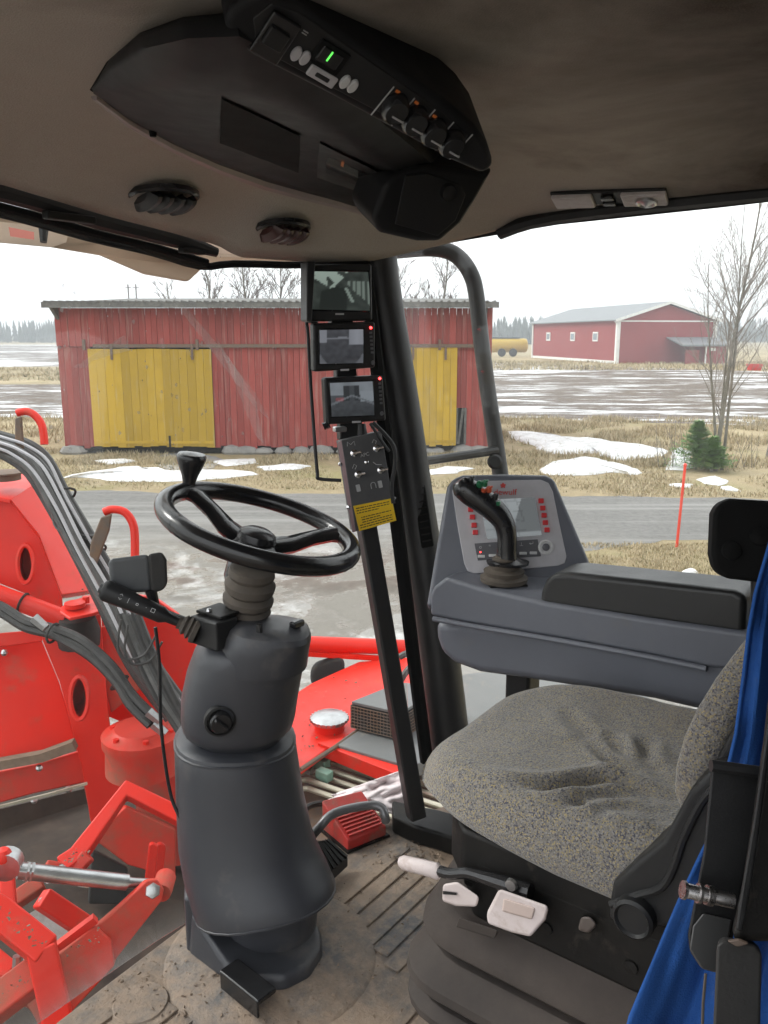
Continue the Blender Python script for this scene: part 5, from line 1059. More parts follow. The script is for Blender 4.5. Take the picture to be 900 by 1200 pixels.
# display head
hn = Vector((-.78, -.50, .37)).normalized(); HP = cp(595, 620, d=1.80)
h = lambda x, y, k=0: pp(x, y, HP + hn * k, hn)
HB = [(500, 712), (512, 640), (524, 570), (530, 561), (542, 556), (590, 555), (640, 556), (650, 561), (690, 655), (696, 672), (640, 700), (560, 705)]
FR_ = [h(x, y) for x, y in HB]; cc = sum(FR_, Vector()) / len(FR_)
part('display_head', B().prism(FR_, -hn * .11), M['plastic2'], T, bev=.010, seg=4)
PB = [(530, 575), (533, 568), (540, 564), (590, 563), (634, 562), (643, 566), (648, 576), (656, 615), (664, 652), (662, 660), (654, 663), (600, 668), (555, 672), (548, 669), (544, 660), (536, 615)]
pnl = part('panel', B().prism([h(x, y, .004) for x, y in PB], -hn * .006), M['panelg'], T, bev=.0015)
ur = (h(640, 620) - h(550, 620)).normalized(); uu = hn.cross(ur); uu = uu if uu.z > 0 else -uu
def picd(u, v):
    g_ = .20 + .05 * v
    if u > .45 + .5 * v * .6 and v > .1: g_ = .11
    k = abs(((u * 5 + v * .8) % 1) - .5) > .44 or abs(((v * 4 + u * .5) % 1) - .5) > .44
    if u < .75 and k: g_ *= .75
    return (g_ * .92, g_, g_ * 1.03)
sD, sC, sA = h(571, 632, .0055), h(635, 627, .0055), h(562, 586, .0055); sB = h(627, 583, .0055)
q = part('screen', B().grid(lambda u, v: sD.lerp(sC, u).lerp(sA.lerp(sB, u), v), 44, 30), M['screen'], pnl); ca = q.data.color_attributes.new('Col', 'FLOAT_COLOR', 'POINT')
for j in range(31):
    for i in range(45): ca.data[j * 45 + i].color = (*picd(i / 44, j / 30), 1)
for x, y in ((634, 587), (636, 595.5), (637.5, 604), (639, 612.5), (641, 621), (550, 588), (551.5, 597), (553.5, 606), (555.5, 615.5), (557, 624)): part('red_button', B().box(h(x, y, .007), (.0115, .0105, .007), (ur, uu, hn)), M['redp'], pnl, bev=.0015)
part('key_band', B().prism([h(x, y, .0045) for x, y in ((556, 637), (630, 632), (634, 652), (560, 657))], hn * .001), M['keyband'], pnl)
for x, y in ((564, 652), (577, 651), (589, 650), (601, 649.5), (613, 648.5), (625, 648)): part('white_key', B().box(h(x, y, .0065), (.0155, .006, .004), (ur, uu, hn)), M['keyw'], pnl, bev=.001)
for x, y, ch in ((563, 641, 'o'), (574, 640.5, '*'), (601, 639.5, '-'), (611, 638, '\u22a5'), (622.5, 637, '\u21b5')): text(ch, .011, T, M['inkw'], h(x, y, .0062), ur, uu, name='symbol')
part('led', B().sph(h(563, 647, .0055), .0016, 6), M['led'], pnl)
dl = part('dial', B().lathe(h(639.5, 641.5, .004), hn, [(.0165, 0), (.0165, .005), (.0125, .006), (.011, .004), (.0001, .004)], 24), M['keyw'], pnl); part('dial_cap', B().lathe(h(639.5, 641.5, .006), hn, [(.008, 0), (.008, .005), (.0001, .006)], 16), M['keyband'], dl)
text('dewulf', .0185, T, M['inkr'], h(592, 577, .0046), ur, uu)
lg = h(589.5, 569, .0046)
for k in range(5):
    a = R(90 + 72 * k); part('logo_leaf', B().lathe(lg + ur * .0032 * math.cos(a) + uu * .0032 * math.sin(a), hn, [(.0031, 0), (.0031, .0004), (.0001, .0005)], 10, asp=.7, up=ur * math.cos(a) + uu * math.sin(a)), M['inkr'], pnl)
# joystick
jb = cp(590, 692, x=XC + .055); jb.z = f(560, 688).z + .002
jd = (Vector((jb.x, jb.y, jb.z - FD))).length * .98
J = lambda x, y, k=0: pp(x, y, jb, -Vector((jb.x, jb.y, 0)).normalized()) + Vector((0, 0, 0))
js = part('joystick', B().tube([J(595, 664), J(594, 645), J(594, 628), J(590, 612), J(581, 600), J(567, 588), J(552, 578), J(542, 570), J(537, 564)], [.024, .0205, .0205, .022, .0245, .0265, .027, .025, .013], 16, smooth=4), M['gloss'], T)
part('base_plate', B().lathe(jb, (0, 0, 1), [(.056, 0), (.056, .005), (.0001, .005)], 4), M['blackd'], T)
part('rubber_boot', B().lathe(jb + Vector((0, 0, .004)), (0, 0, 1), [(.049, 0), (.050, .009), (.044, .012), (.041, .014), (.043, .023), (.034, .026), (.031, .028), (.033, .037), (.026, .039), (.024, .041), (.026, .049), (.019, .052), (.018, .056)], 24), M['boot'], T)
part('hand_rest', B().lathe(J(595, 660), (0, 0, 1), [(.020, -.006), (.043, -.002), (.045, .004), (.030, .008), (.018, .014)], 24, asp=.75, up=ur), M['gloss'], js)
vj = -vdir(570, 580)
for x, y, mm, r in ((547, 562, 'gloss', .007), (553, 561, 'gloss', .006), (563, 566, 'green', .007), (569, 565, 'green', .006), (567, 575, 'orange', .007), (574, 572, 'orange', .006), (575, 584, 'gloss', .007), (581, 581, 'black', .006), (583, 590, 'green', .0075)):
    tb = part('thumb_switch', B().lathe(J(x - 1, y + 2) + vj * .012, vj * .5 + Vector((.1, -.1, .9)), [(r, -.004), (r, .005), (r * .6, .008), (.0001, .009)], 10), M[mm], js); part('switch_tip', B().tube([J(x, y) + vj * .015, J(x + 3, y - 2) + vj * .018], .0022, 6), M[mm], tb)
# dark pad beyond the seat
P = cp(870, 632, d=1.30); pn_ = (-vdir(870, 632) + Vector((0, -.2, 0))).normalized()
T = thing('padded_panel', 'black rounded pad with two round bumps standing above the rear end of the arm pad', 'pad', P + Vector((0, 0, -.07)))
PX_ = [(834, 650), (836, 602), (842, 590), (856, 584), (905, 587), (940, 592), (940, 690), (900, 684), (850, 678), (838, 668)]
part('pad', B().prism([pp(x, y, P, pn_) for x, y in PX_], -pn_ * .05), M['foam'], T, bev=.008, seg=3)
for x, y in ((857, 645), (890, 628)): part('bump', B().lathe(pp(x, y, P, pn_), pn_, [(.016, -.002), (.014, .006), (.0001, .009)], 18), M['foam'], T)
part('stem', B().tube([pp(890, 660, P - pn_ * .02, pn_), pp(892, 760, P - pn_ * .05, pn_)], .014, 8), M['black'], T)

# ------------------------------------------------------------------ curtain, door post and latch close to the eye
T = thing('curtain', 'bright blue cloth curtain hanging by the door post behind the latch plate', 'curtain', cp(800, 1200, d=.78))
LE = [(912, 600), (898, 650), (885, 695), (877, 740), (870, 800), (862, 860), (850, 910), (838, 955), (829, 985), (812, 1020), (795, 1055), (776, 1100), (755, 1150), (737, 1192), (726, 1240), (715, 1300)]
def cu_(u, v):
    k = v * (len(LE) - 1); i = min(len(LE) - 2, int(k)); a = Vector(LE[i]).lerp(Vector(LE[i + 1]), k - i); e = Vector((960, a.y + 14)); q = a.lerp(e, u)
    d = .80 + .018 * math.sin(u * 17 + v * 3.0 + .6 * math.sin(v * 9)) * (.4 + .6 * u) + .006 * mnoise.noise((u * 6, v * 9, 1)) + (.03 * (1 - math.exp(-u * 6)))
    d += .0012 * math.sin(u * 55 + 4 * v + 2 * mnoise.noise((u * 4, v * 6, 7))) + .010 * mnoise.noise((u * 3, v * 14, 3)); return cp(q.x, q.y, d=d)
part('cloth', B().grid(cu_, 60, 90), M['blue'], T, solid=.003)
T = thing('door_post', 'dark rubber-edged door post with folded latch plate and shiny steel pin', 'post', cp(880, 1250, d=.56))
def strip(l, d, dep, m, name, bev=.003, par=None):
    q = [cp(x, y, d=d) for x, y in l]; n = -vdir(860, 1000); return part(name, B().prism(q, -n * dep), M[m], par or T, bev=bev)
strip([(908, 760), (898, 850), (884, 950), (870, 1040), (856, 1104), (950, 1104), (950, 760)], .50, .05, 'blackd', 'pillar', .006)
strip([(899, 850), (884, 955), (868, 1050), (862, 1090), (870, 1092), (880, 1040), (893, 950), (906, 850)], .495, .01, 'black', 'rubber_lip', .002)
strip([(840, 1108), (846, 1102), (885, 1108), (893, 1118), (890, 1240), (834, 1240)], .50, .03, 'rubber', 'rubber_block', .004)
strip([(852, 1103), (866, 1101), (878, 1106), (864, 1110)], .492, .01, 'rust', 'seal_end', .001)
pt = strip([(834, 898), (893, 906), (880, 985), (866, 1062), (855, 1120), (842, 1141), (822, 1136), (808, 1115), (806, 1095), (824, 1000)], .545, .006, 'black', 'latch_plate', .002)
part('plate_fold', B().tube([cp(833, 897, d=.54), cp(892, 905, d=.54)], .004, 8), M['black'], pt)
part('plate_flange', B().prism([cp(x, y, d=.542) for x, y in ((808, 1112), (812, 1085), (824, 1070), (858, 1078), (850, 1118), (842, 1140), (822, 1135))], vdir(830, 1100) * .003), mat('worn_flange', (.055, .055, .055), .4), pt, bev=.002)
pin = part('latch_pin', B().tube([cp(801, 1043, d=.53), cp(860, 1056, d=.525)], .0047, 14), M['pinm'], T); part('pin_end', B().tube([cp(799.5, 1042.6, d=.53), cp(803, 1043.5, d=.53)], .0058, 14), M['pinm'], pin)
for x, y in ((819, 1047), (829, 1049), (833, 1050)): part('pin_collar', B().tube([cp(x - 1.6, y - .4, d=.528), cp(x + 1.6, y + .4, d=.528)], .0062, 14), M['pinm'], pin)
part('cord', B().tube([cp(827, 1141, d=.55), cp(824, 1175, d=.55), cp(822, 1240, d=.55)], .0010, 6), M['boot'], T)
# rag on the sill
def rg(u, v):
    px, py = 388 + 96 * u + 4 * math.sin(v * 7), 940 - 34 * u * (1 - v) - 8 + 26 * v * (.35 + .65 * u)
    d = 2.16 - .10 * v + .05 * mnoise.noise((u * 3.2, v * 3.2, 3)) + .022 * mnoise.noise((u * 9, v * 7, 5)); return cp(px, py, d=d + .09)
T = thing('rag', 'crumpled pale grey rag lying behind the red pedal', 'rag', cp(450, 960, d=2.15)); part('cloth', B().grid(rg, 60, 50), M['rag'], T, solid=.003, sharp=80)

# ================================================================== MACHINE OUTSIDE THE WINDSCREEN
def q3(l, d): return [cp(x, y, d=(d if not isinstance(d, (list, tuple)) else d[i])) for i, (x, y) in enumerate(l)]
T = thing('roof_canopy', 'beige overhanging roof canopy outside the top of the windscreen', 'canopy', cp(150, 300, d=2.2))
part('shell', B().prism([cp(x, y, d=d) for x, y, d in ((-30, 258, 2.0), (120, 285, 2.2), (250, 301, 2.35), (440, 306, 2.5), (340, 312, 2.5), (240, 313, 2.45), (120, 300, 2.25), (60, 290, 2.1), (-30, 282, 2.0))], Vector((0, 0, .05))), M['canopy2'], T)
part('beak', B().bridge([cp(x, y, d=d) for x, y, d in ((110, 297, 2.25), (168, 322, 2.35), (220, 331, 2.4), (246, 306, 2.4), (150, 280, 2.3))], [cp(x, y, d=d + .2) for x, y, d in ((114, 290, 2.25), (170, 312, 2.35), (218, 322, 2.4), (244, 300, 2.4), (150, 272, 2.3))]), M['canopy2'], T, bev=.01)
part('red_mark', B().prism([cp(x, y, d=1.99) for x, y in ((10, 266), (40, 272), (40, 281), (12, 277))], vdir(20, 270) * .004), mat('faded_red_print', (.55, .16, .12), .5), T)
part('bolt', B().tube([cp(51, 268, d=2.0), cp(51, 284, d=2.0)], [.012, .008], 8), M['black'], T)

T = thing('digging_header', 'bright red harvester digging header with arms, links and hose bundle', 'machine', cp(110, 1000, d=3.0) * 1)
RD, RD2 = M['red'], M['reddust']
def pl_(name, l, d, n, th, m=RD, holes=(), bev=.006, dd=None, par=None):
    P = cp(l[0][0], l[0][1], d=d); n = Vector(n).normalized(); pts = [pp(x, y, P, n) for x, y in l]
    hs_ = [[pp(x, y, P, n) for x, y in h_] for h_ in holes]
    return part(name, plate(pts, hs_, -n * th) if holes else B().prism(pts, -n * th), m, par or T, bev=bev)
def ell(cx, cy, rx, ry, k=20): return [(cx + rx * math.cos(6.2832 * i / k), cy + ry * math.sin(6.2832 * i / k)) for i in range(k)]
FN = (-.55, -.80, .2)
# upper arm box
pl_('arm_plate', [(-40, 580), (0, 584), (12, 585), (45, 627), (72, 697), (74, 716), (40, 700), (0, 684), (-40, 668)], 3.0, FN, .03, RD, [ell(30, 661, 8.5, 21)])
pl_('arm_back', [(-40, 590), (12, 592), (44, 630), (72, 700), (40, 696), (-40, 664)], 3.25, FN, .01, RD2, bev=0)
part('arm_slope', B().bridge(q3([(12, 585), (45, 627), (72, 697), (123, 690), (110, 672), (86, 622), (50, 560)], [3.0, 3.0, 3.0, 3.2, 3.25, 3.25, 3.25]), q3([(14, 590), (46, 632), (73, 702), (122, 694), (108, 676), (84, 626), (50, 566)], [3.06, 3.06, 3.06, 3.24, 3.3, 3.3, 3.3])), RD, T, bev=.004)
part('arm_top', B().bridge(q3([(-40, 576), (12, 585), (52, 576), (45, 561), (20, 552), (-40, 548)], [3.0, 3.0, 3.2, 3.3, 3.4, 3.4]), q3([(-40, 582), (12, 590), (52, 581), (45, 566), (20, 557), (-40, 553)], [3.0, 3.0, 3.2, 3.3, 3.4, 3.4])), RD, T, bev=.004)
part('top_cap', B().lathe(cp(6, 556, d=3.1), (0, 0, 1), [(.055, -.02), (.055, 0), (.07, .004), (.07, .01), (.03, .014), (.0001, .014)], 22), M['rust'], T)
ring = [cp(x, y, d=2.985) for x, y in ell(30, 661, 9.5, 22)]; Pq = cp(-40, 580, d=3.0); fn_ = Vector(FN).normalized(); part('hole_lining', B().loft([[pp(x, y, Pq, fn_) - fn_ * z for x, y in ell(30, 661, 8.5, 21)] for z in (0, .16)] + [[pp(30 + (x - 30) * .05, 661 + (y - 661) * .05, Pq, fn_) - fn_ * .16 for x, y in ell(30, 661, 8.5, 21)]], False), RD2, T)
part('hole_rim', B().tube(ring, .009, 6, closed=True), RD, T)
# diagonal tube
part('cross_tube', B().tube([cp(-40, 682, d=2.9), cp(0, 697, d=2.9), cp(78, 726, d=2.9)], .033, 18), RD, T)
sd_ = cp(78, 726, d=2.9) - cp(0, 697, d=2.9); ss_ = Vector((0, 0, 1)); su_ = (ss_ - sd_.normalized() * ss_.dot(sd_.normalized())).normalized(); sw_ = sd_.normalized().cross(su_); sc0 = cp(27, 707, d=2.9)
part('strap', B().tube([sc0 + su_ * .036 * math.cos(a) + sw_ * .036 * math.sin(a) for a in [6.2832 * k / 14 for k in range(14)]], .0045, 5, closed=True), M['rubber'], T)
pv = cp(100, 712, d=2.86); pvp = part('pivot_plate', B().bridge(q3([(70, 716), (72, 710), (84, 704), (122, 692), (128, 690), (128, 712), (110, 718), (82, 724)], [2.8, 2.85, 2.95, 3.05, 3.05, 2.85, 2.8, 2.76]), q3([(70, 720), (72, 714), (84, 708), (122, 696), (128, 694), (128, 716), (110, 722), (82, 728)], [2.8, 2.85, 2.95, 3.05, 3.05, 2.85, 2.8, 2.76])), RD, T, bev=.004)
part('pivot_cap', B().lathe(cp(88, 711, d=2.84), (0, 0, 1), [(.035, 0), (.035, .015), (.02, .018), (.0001, .018)], 16), RD, pvp); part('pivot_bolt', B().lathe(cp(101, 706, d=2.88), (0, 0, 1), [(.013, 0), (.013, .022), (.0001, .022)], 6), RD, pvp)
part('dark_greased_joint', B().lathe(cp(92, 740, d=2.9), (0, 0, 1), [(.07, -.05), (.075, .0), (.06, .05)], 14), M['rubber'], T)
# upright arm with round hole
pl_('upright_arm', [(46, 742), (76, 730), (118, 720), (124, 800), (128, 846), (140, 900), (148, 985), (118, 985), (106, 962), (96, 900), (70, 800)], 2.85, (-.5, -.85, .15), .05, RD, [ell(93, 818, 9.5, 24)])
Pq = cp(46, 742, d=2.85); fn_ = Vector((-.5, -.85, .15)).normalized(); part('hole_lining', B().loft([[pp(x, y, Pq, fn_) - fn_ * z for x, y in ell(93, 818, 9.5, 24)] for z in (0, .2)] + [[pp(93 + (x - 93) * .05, 818 + (y - 818) * .05, Pq, fn_) - fn_ * .2 for x, y in ell(93, 818, 9.5, 24)]], False), RD2, T)
part('hole_rim', B().tube([cp(x, y, d=2.83) for x, y in ell(93, 818, 10.5, 25)], .009, 6, closed=True), RD, T)
part('arm_inside', B().bridge(q3([(60, 745), (118, 722), (128, 840), (146, 985), (112, 985)], 3.12), q3([(60, 745), (118, 722), (128, 840), (146, 985), (112, 985)], 3.14)), RD2, T)
pl_('gusset_plate', [(118, 720), (128, 694), (180, 700), (208, 720), (238, 770), (238, 870), (190, 860), (150, 850), (126, 840)], 3.15, (-.75, -.6, .1), .03, RD)
pl_('side_plate', [(118, 735), (168, 728), (174, 800), (130, 836), (122, 800)], 2.98, (-.65, -.72, .1), .02, RD2)
# left guard
pl_('guard_panel', [(-40, 752), (46, 742), (70, 800), (92, 878), (40, 886), (-40, 905)], 2.9, (-.3, -.8, .5), .02, RD)
pl_('guard_lip', [(-40, 745), (48, 738), (50, 752), (-40, 764)], 2.86, (-.4, -.8, .3), .03, RD)
pl_('lower_guard', [(-40, 912), (40, 896), (94, 880), (104, 916), (40, 930), (-40, 952)], 2.82, (-.4, -.8, .3), .03, RD2)
part('rubber_strip', B().tube([cp(x, y, d=2.8) for x, y in ((-40, 905), (0, 895), (50, 886), (88, 872))], .016, sq=True), M['dirt'], T); part('edge_rail', B().tube([cp(x, y, d=2.78) for x, y in ((-40, 953), (0, 945), (60, 930), (102, 918))], .004, sq=True), M['pipe'], T)
for x, y in ((5, 765), (46, 900), (40, 938), (80, 925)): part('rivet', B().sph(cp(x, y, d=2.8), .012, 8), M['steel'], T)
pl_('dark_belt', [(-40, 958), (100, 924), (118, 985), (170, 1010), (170, 1090), (-40, 1090)], 3.1, (-.3, -.9, .3), .05, M['shadesoil'], bev=0)
# swivel housing
sc_ = cp(166, 858, d=2.75)
part('swivel_housing', B().lathe(sc_, (0, 0, 1), [(.125, -.13), (.12, -.05), (.13, -.03), (.13, 0), (.10, .008), (.085, .02), (.0001, .022)], 28), RD2, T)
for k in range(6): a = k * 1.05; part('swivel_bolt', B().lathe(sc_ + Vector((.1 * math.cos(a), .1 * math.sin(a), .006)), (0, 0, 1), [(.010, 0), (.010, .010), (.0001, .010)], 6), RD, T)
part('swivel_wall', B().bridge(q3([(150, 880), (235, 880), (240, 1010), (170, 1020)], 2.85), q3([(150, 880), (235, 880), (240, 1010), (170, 1020)], 2.9)), RD2, T)
# bent square-tube yoke
def sqt(name, l, w, m=RD, ds=None, bev=.006):
    pts = [cp(x, y, d=d) for x, y, d in l]; return part(name, B().tube(pts, w, sq=True, up=(-.35, -.45, .8)), m, T, bev=bev)
sqt('yoke', [(72, 1016, 2.35), (92, 1002, 2.38), (148, 926, 2.5), (246, 975, 2.5)], .025)
sqt('yoke_foot', [(52, 1018, 2.32), (86, 1022, 2.35), (104, 1002, 2.37)], .020, RD2)
pl_('web_plate', [(106, 985), (148, 945), (206, 972), (206, 1030), (150, 1014), (118, 990)], 2.62, (-.4, -.85, .2), .03, RD2)
pl_('dark_gap', [(108, 996), (150, 1018), (150, 1060), (104, 1060)], 2.66, (-.4, -.85, .2), .03, M['rubber'])
for dx, dd in ((0, 0), (9, .06)): pl_('lug', [(170 + dx, 1033), (175 + dx, 990), (180 + dx, 988), (186 + dx, 992), (182 + dx, 1033)], 2.42 + dd, (-.5, -.85, .1), .018, RD)
# tie rod cylinder
rod = part('tie_rod', B().tube([cp(22, 1020, d=2.1), cp(149, 1034, d=2.22)], .021, 16), M['steel'], T); part('rod_thin', B().tube([cp(-20, 1015, d=2.06), cp(30, 1021, d=2.1)], .014, 12), M['steel'], rod); part('rod_end', B().tube([cp(148, 1034, d=2.22), cp(176, 1036, d=2.25)], .014, 12), M['steel'], rod)
for t in (.06, .10): part('rod_collar', B().tube([cp(22, 1020, d=2.1).lerp(cp(149, 1034, d=2.22), t), cp(22, 1020, d=2.1).lerp(cp(149, 1034, d=2.22), t + .02)], .026, 6), M['steel'], rod)
eye = cp(192, 1036, d=2.28)
part('eye_roller', B().lathe(eye, (.75, .65, 0), [(.0001, -.04), (.026, -.04), (.028, -.02), (.028, .03), (.02, .04), (.0001, .04)], 18), RD2, T)
part('rod_fork', B().lathe(cp(8, 1012, d=2.04), (.7, .7, 0), [(.0001, -.02), (.036, -.02), (.036, .02), (.0001, .02)], 16), M['steel'], T); part('red_knob', B().sph(cp(4, 1003, d=2.03), .022, 10), RD, T)
# near link arm
pl_('link_arm', [(110, 1088), (140, 1062), (172, 1032), (184, 1030), (193, 1042), (190, 1056), (160, 1094), (132, 1130), (127, 1128), (123, 1100)], 2.12, (-.35, -.85, .4), .03, RD2)
part('link_bolt', B().lathe(cp(179, 1044, d=2.1), -vdir(179, 1044), [(.020, 0), (.018, .012), (.010, .014), (.010, .022), (.0001, .023)], 6), M['steel'], T)
part('cross_beam', B().bridge(q3([(60, 1124), (112, 1084), (130, 1102), (134, 1132), (84, 1186)], [2.02, 2.12, 2.1, 2.08, 1.98]), q3([(70, 1110), (112, 1080), (140, 1100), (138, 1120), (90, 1160)], [2.22, 2.3, 2.28, 2.28, 2.2])), RD2, T, bev=.005)
sqt('frame_bar', [(48, 1052, 2.2), (108, 1092, 2.25)], .026, RD)
sqt('side_bar', [(-30, 1055, 1.95), (0, 1072, 1.95), (55, 1116, 1.93)], .034, RD)
part('corner_post', B().tube([cp(48, 1108, d=1.93), cp(70, 1205, d=1.9)], .032, sq=True, up=(-.35, -.45, .8)), RD, T, bev=.006)
sqt('lower_beam', [(-30, 1196, 1.9), (34, 1148, 1.95), (42, 1142, 1.96)], .036, RD2)
sqt('far_bar', [(5, 1064, 2.3), (50, 1034, 2.35)], .022, RD2); sqt('far_bar', [(8, 1022, 2.25), (12, 1075, 2.2)], .018, RD); sqt('stub_bar', [(-20, 1112, 2.1), (14, 1140, 2.08)], .022, RD)
part('thin_rail', B().tube([cp(64, 1112, d=2.1), cp(112, 1076, d=2.12)], .010, sq=True), RD, T)
part('hinge_pin', B().tube([cp(20, 1120, d=2.0), cp(18, 1150, d=2.0)], .010, 8), M['steel'], T); part('curved_shield', B().tube([cp(20, 1168, d=2.0), cp(40, 1172, d=2.0), cp(56, 1200, d=1.95), cp(60, 1230, d=1.95)], .02, 8, smooth=4), RD2, T)
part('cutting_disc', B().lathe(cp(120, 1068, d=2.75), Vector((-.5, -.3, .8)), [(.0001, -.01), (.13, -.004), (.135, 0), (.13, .004), (.0001, .02)], 28), M['rust'], T)
part('scraper_plate', B().prism(q3([(22, 1078, ), (52, 1060), (98, 1090), (92, 1150), (30, 1150)], 2.42), vdir(60, 1100) * .01), mat('polished_plate', (.72, .72, .74), .4, .3, c2=(.42, .38, .35), ns=9), T)
for x, y in ((50, 1056), (56, 1030), (72, 1018)): part('hex_bolt', B().lathe(cp(x, y, d=2.2), -vdir(x, y), [(.012, -.01), (.012, .008), (.0001, .009)], 6), M['steel'], T)
part('ground_shade_sheet', B().prism([Vector(q) for q in ((-1.6, 1.36, -.55), (1.7, 1.36, -.55), (2.2, 3.3, -.62), (-1.6, 3.3, -.62))], (0, 0, -.05)), M['shadesoil'], T)  # added dark sheet, stands in for the shaded ground below the header
def tie(c, d, r, par=None):
    d = d.normalized(); u = d.orthogonal().normalized(); w = d.cross(u); part('cable_tie', B().tube([c + u * r * math.cos(a) + w * r * math.sin(a) for a in [6.2832 * k / 14 for k in range(14)]], .0045, 5, closed=True), M['rubber'], T)
b = B(); rd = random.Random(6)
for (x0, y0, d0, x1, y1, d1) in ((-20, 1180, 1.88, 40, 1142, 1.92), (66, 1122, 2.0, 124, 1092, 2.08), (74, 1012, 2.31, 98, 998, 2.34), (0, 1066, 1.9, 50, 1108, 1.88), (112, 690, 2.98, 72, 700, 2.92)):
    for _ in range(40):
        t = rd.random(); q = cp(x0 + (x1 - x0) * t + rd.uniform(-9, 9), y0 + (y1 - y0) * t + rd.uniform(-5, 5), d=d0 + (d1 - d0) * t - .005); r = rd.choice([.0015, .002, .003, .005]); b.add([q + Vector((rd.uniform(-1, 1) * r, rd.uniform(-1, 1) * r, rd.uniform(-.4, .8) * r)) for _ in range(5)], [(0, 1, 2), (0, 2, 3), (0, 3, 4), (1, 2, 4), (0, 1, 4)])
part('soil_crumbs', b, M['dirt'], T, kind='stuff')
# hose bundle over the arm
def hz(name, l, r, m, d0, d1): 
    n = len(l); return part(name, B().tube([cp(x, y, d=d0 + (d1 - d0) * i / (n - 1)) for i, (x, y) in enumerate(l)], r, 8, smooth=5), M[m], T)
hb = [(-30, 514), (0, 522), (22, 530), (44, 548), (68, 590), (96, 640), (128, 700), (160, 770), (206, 835)]
for k, (dx, dy, r, m, z) in enumerate(((0, 0, .017, 'hoseg', 0), (7, -5, .016, 'hose', .03), (-7, 5, .015, 'hoseg', -.02), (3, 4, .017, 'hose', -.04), (12, -9, .017, 'hose', .06), (-3, -3, .013, 'hoseg', -.05), (9, 1, .014, 'hose', -.02), (-10, 9, .012, 'hose', 0))): hz('hose', [(x + dx + (1.5 * math.sin(i * 1.7 + k)), y + dy) for i, (x, y) in enumerate(hb)], r, m, 2.95 + z, 2.75 + z)
for k, (dx, dy, o) in enumerate(((-5, 3, -.08), (4, -2, -.1), (10, -8, -.04))): part('pale_cable', B().tube([cp(x + dx + 2 * math.sin(i * 2 + k), y + dy, d=2.94 + o - .024 * i) for i, (x, y) in enumerate(hb)], .0055, 6, smooth=5), M['panelg'], T)
for k, (dx, dy) in enumerate(((0, 0), (6, 3), (12, 2))): hz('thin_cable', [(36 + dx, 548 + dy), (58 + dx, 590 + dy), (66 + dx, 618 + dy), (88 + dx, 626 + dy), (112 + dx, 628 + dy * 2)], .005, 'hoseg', 2.86, 2.78)
for (x, y, dx, dy) in ((70, 584, 20, 40), (106, 650, 24, 46)): tie(cp(x + 2, y - 2, d=2.87), cp(x + dx, y + dy, d=2.83) - cp(x, y, d=2.87), .050)
pl_('hose_bracket', [(17, 490), (25, 487), (28, 530), (26, 540), (17, 530)], 2.86, (-.7, -.7, .1), .015, M['rust'])
pl_('hose_bracket', [(118, 606), (131, 602), (128, 622), (112, 664), (104, 655), (106, 636)], 2.70, (-.7, -.7, .1), .015, M['rust'])
part('red_handle', B().tube([cp(x, y, d=2.9) for x, y in ((20, 484), (30, 482), (40, 486), (48, 496), (51, 508), (52, 521))], .0135, 12, smooth=4), RD, T); part('red_handle', B().tube([cp(x, y, d=2.72) for x, y in ((122, 600), (132, 597), (146, 600), (155, 612), (158, 628), (158, 660))], .0135, 12, smooth=4), RD, T)
for k, o in enumerate((0, 7)): hz('hydraulic_hose', [(-30, 700 + o), (0, 710 + o), (30, 728 + o), (60, 736 + o), (95, 750 + o), (130, 780 + o), (155, 815 + o), (182, 842 + o)], .0165, 'hose', 2.75, 2.62)
hz('hydraulic_hose', [(40, 728), (70, 748), (106, 770), (136, 800), (152, 826), (176, 850)], .014, 'hose', 2.7, 2.6)
for (x, y) in ((44, 728), (178, 838), (184, 852)): part('hose_fitting', B().tube([cp(x - 4, y - 4, d=2.6), cp(x + 10, y + 8, d=2.6)], [.018, .015], 6), M['steel'], T)
for k in range(4): hz('hose', [(140 + 7 * k, 720), (160 + 7 * k, 770), (182 + 7 * k, 815), (206 + 5 * k, 850), (222 + 4 * k, 880)], .013, 'hose' if k != 1 else 'hoseg', 2.66, 2.6)
for (x0, y0) in ((142, 726), (150, 732)): hz('thin_cable', [(x0, y0), (x0 - 4, y0 + 30), (x0 + 4, y0 + 46), (x0 + 26, y0 + 42), (x0 + 40, y0 + 20)], .004, 'hose', 2.62, 2.62)
for x, y, dx, dy in ((62, 742, 35, 12), (140, 800, 24, 30)): tie(cp(x, y, d=2.68), cp(x + dx, y + dy, d=2.66) - cp(x, y, d=2.68), .032)
# red engine deck ahead of the cab corner
T = thing('red_hood', 'red machine hood with a silver filler cap outside the windscreen', 'hood', cp(420, 850, d=2.9))
zr = cp(410, 830, d=2.75).z
def zp(l, z): return [cp(x, y, z=z) for x, y in l]
zr = -.16
part('hood_top', B().prism(zp([(300, 870), (330, 822), (365, 800), (420, 775), (500, 768), (520, 800), (470, 830), (420, 855), (385, 876), (345, 905), (300, 920)], zr), (0, 0, -.03)), RD, T, bev=.008, seg=3)
fcap = cp(386, 848, z=zr + .02)
part('filler_neck', B().lathe(fcap, (0, 0, 1), [(.055, -.06), (.055, .012)], 22), RD, T); cpp = part('filler_cap', B().lathe(fcap + Vector((0, 0, .012)), (0, 0, 1), [(.066, 0), (.068, .004), (.068, .014), (.055, .022), (.0001, .026)], 28), M['steel'], T)
for k in range(24): a = k * .2618; part('cap_knurl', B().box(fcap + Vector((.068 * math.cos(a), .068 * math.sin(a), .021)), (.006, .006, .010)), M['steel'], cpp)
part('edge_strip', B().tube([cp(x, y, z=zr + .015) for x, y in ((352, 902), (395, 874), (425, 853))], .008, 6), M['rust'], T)
b = B(); rd = random.Random(5)
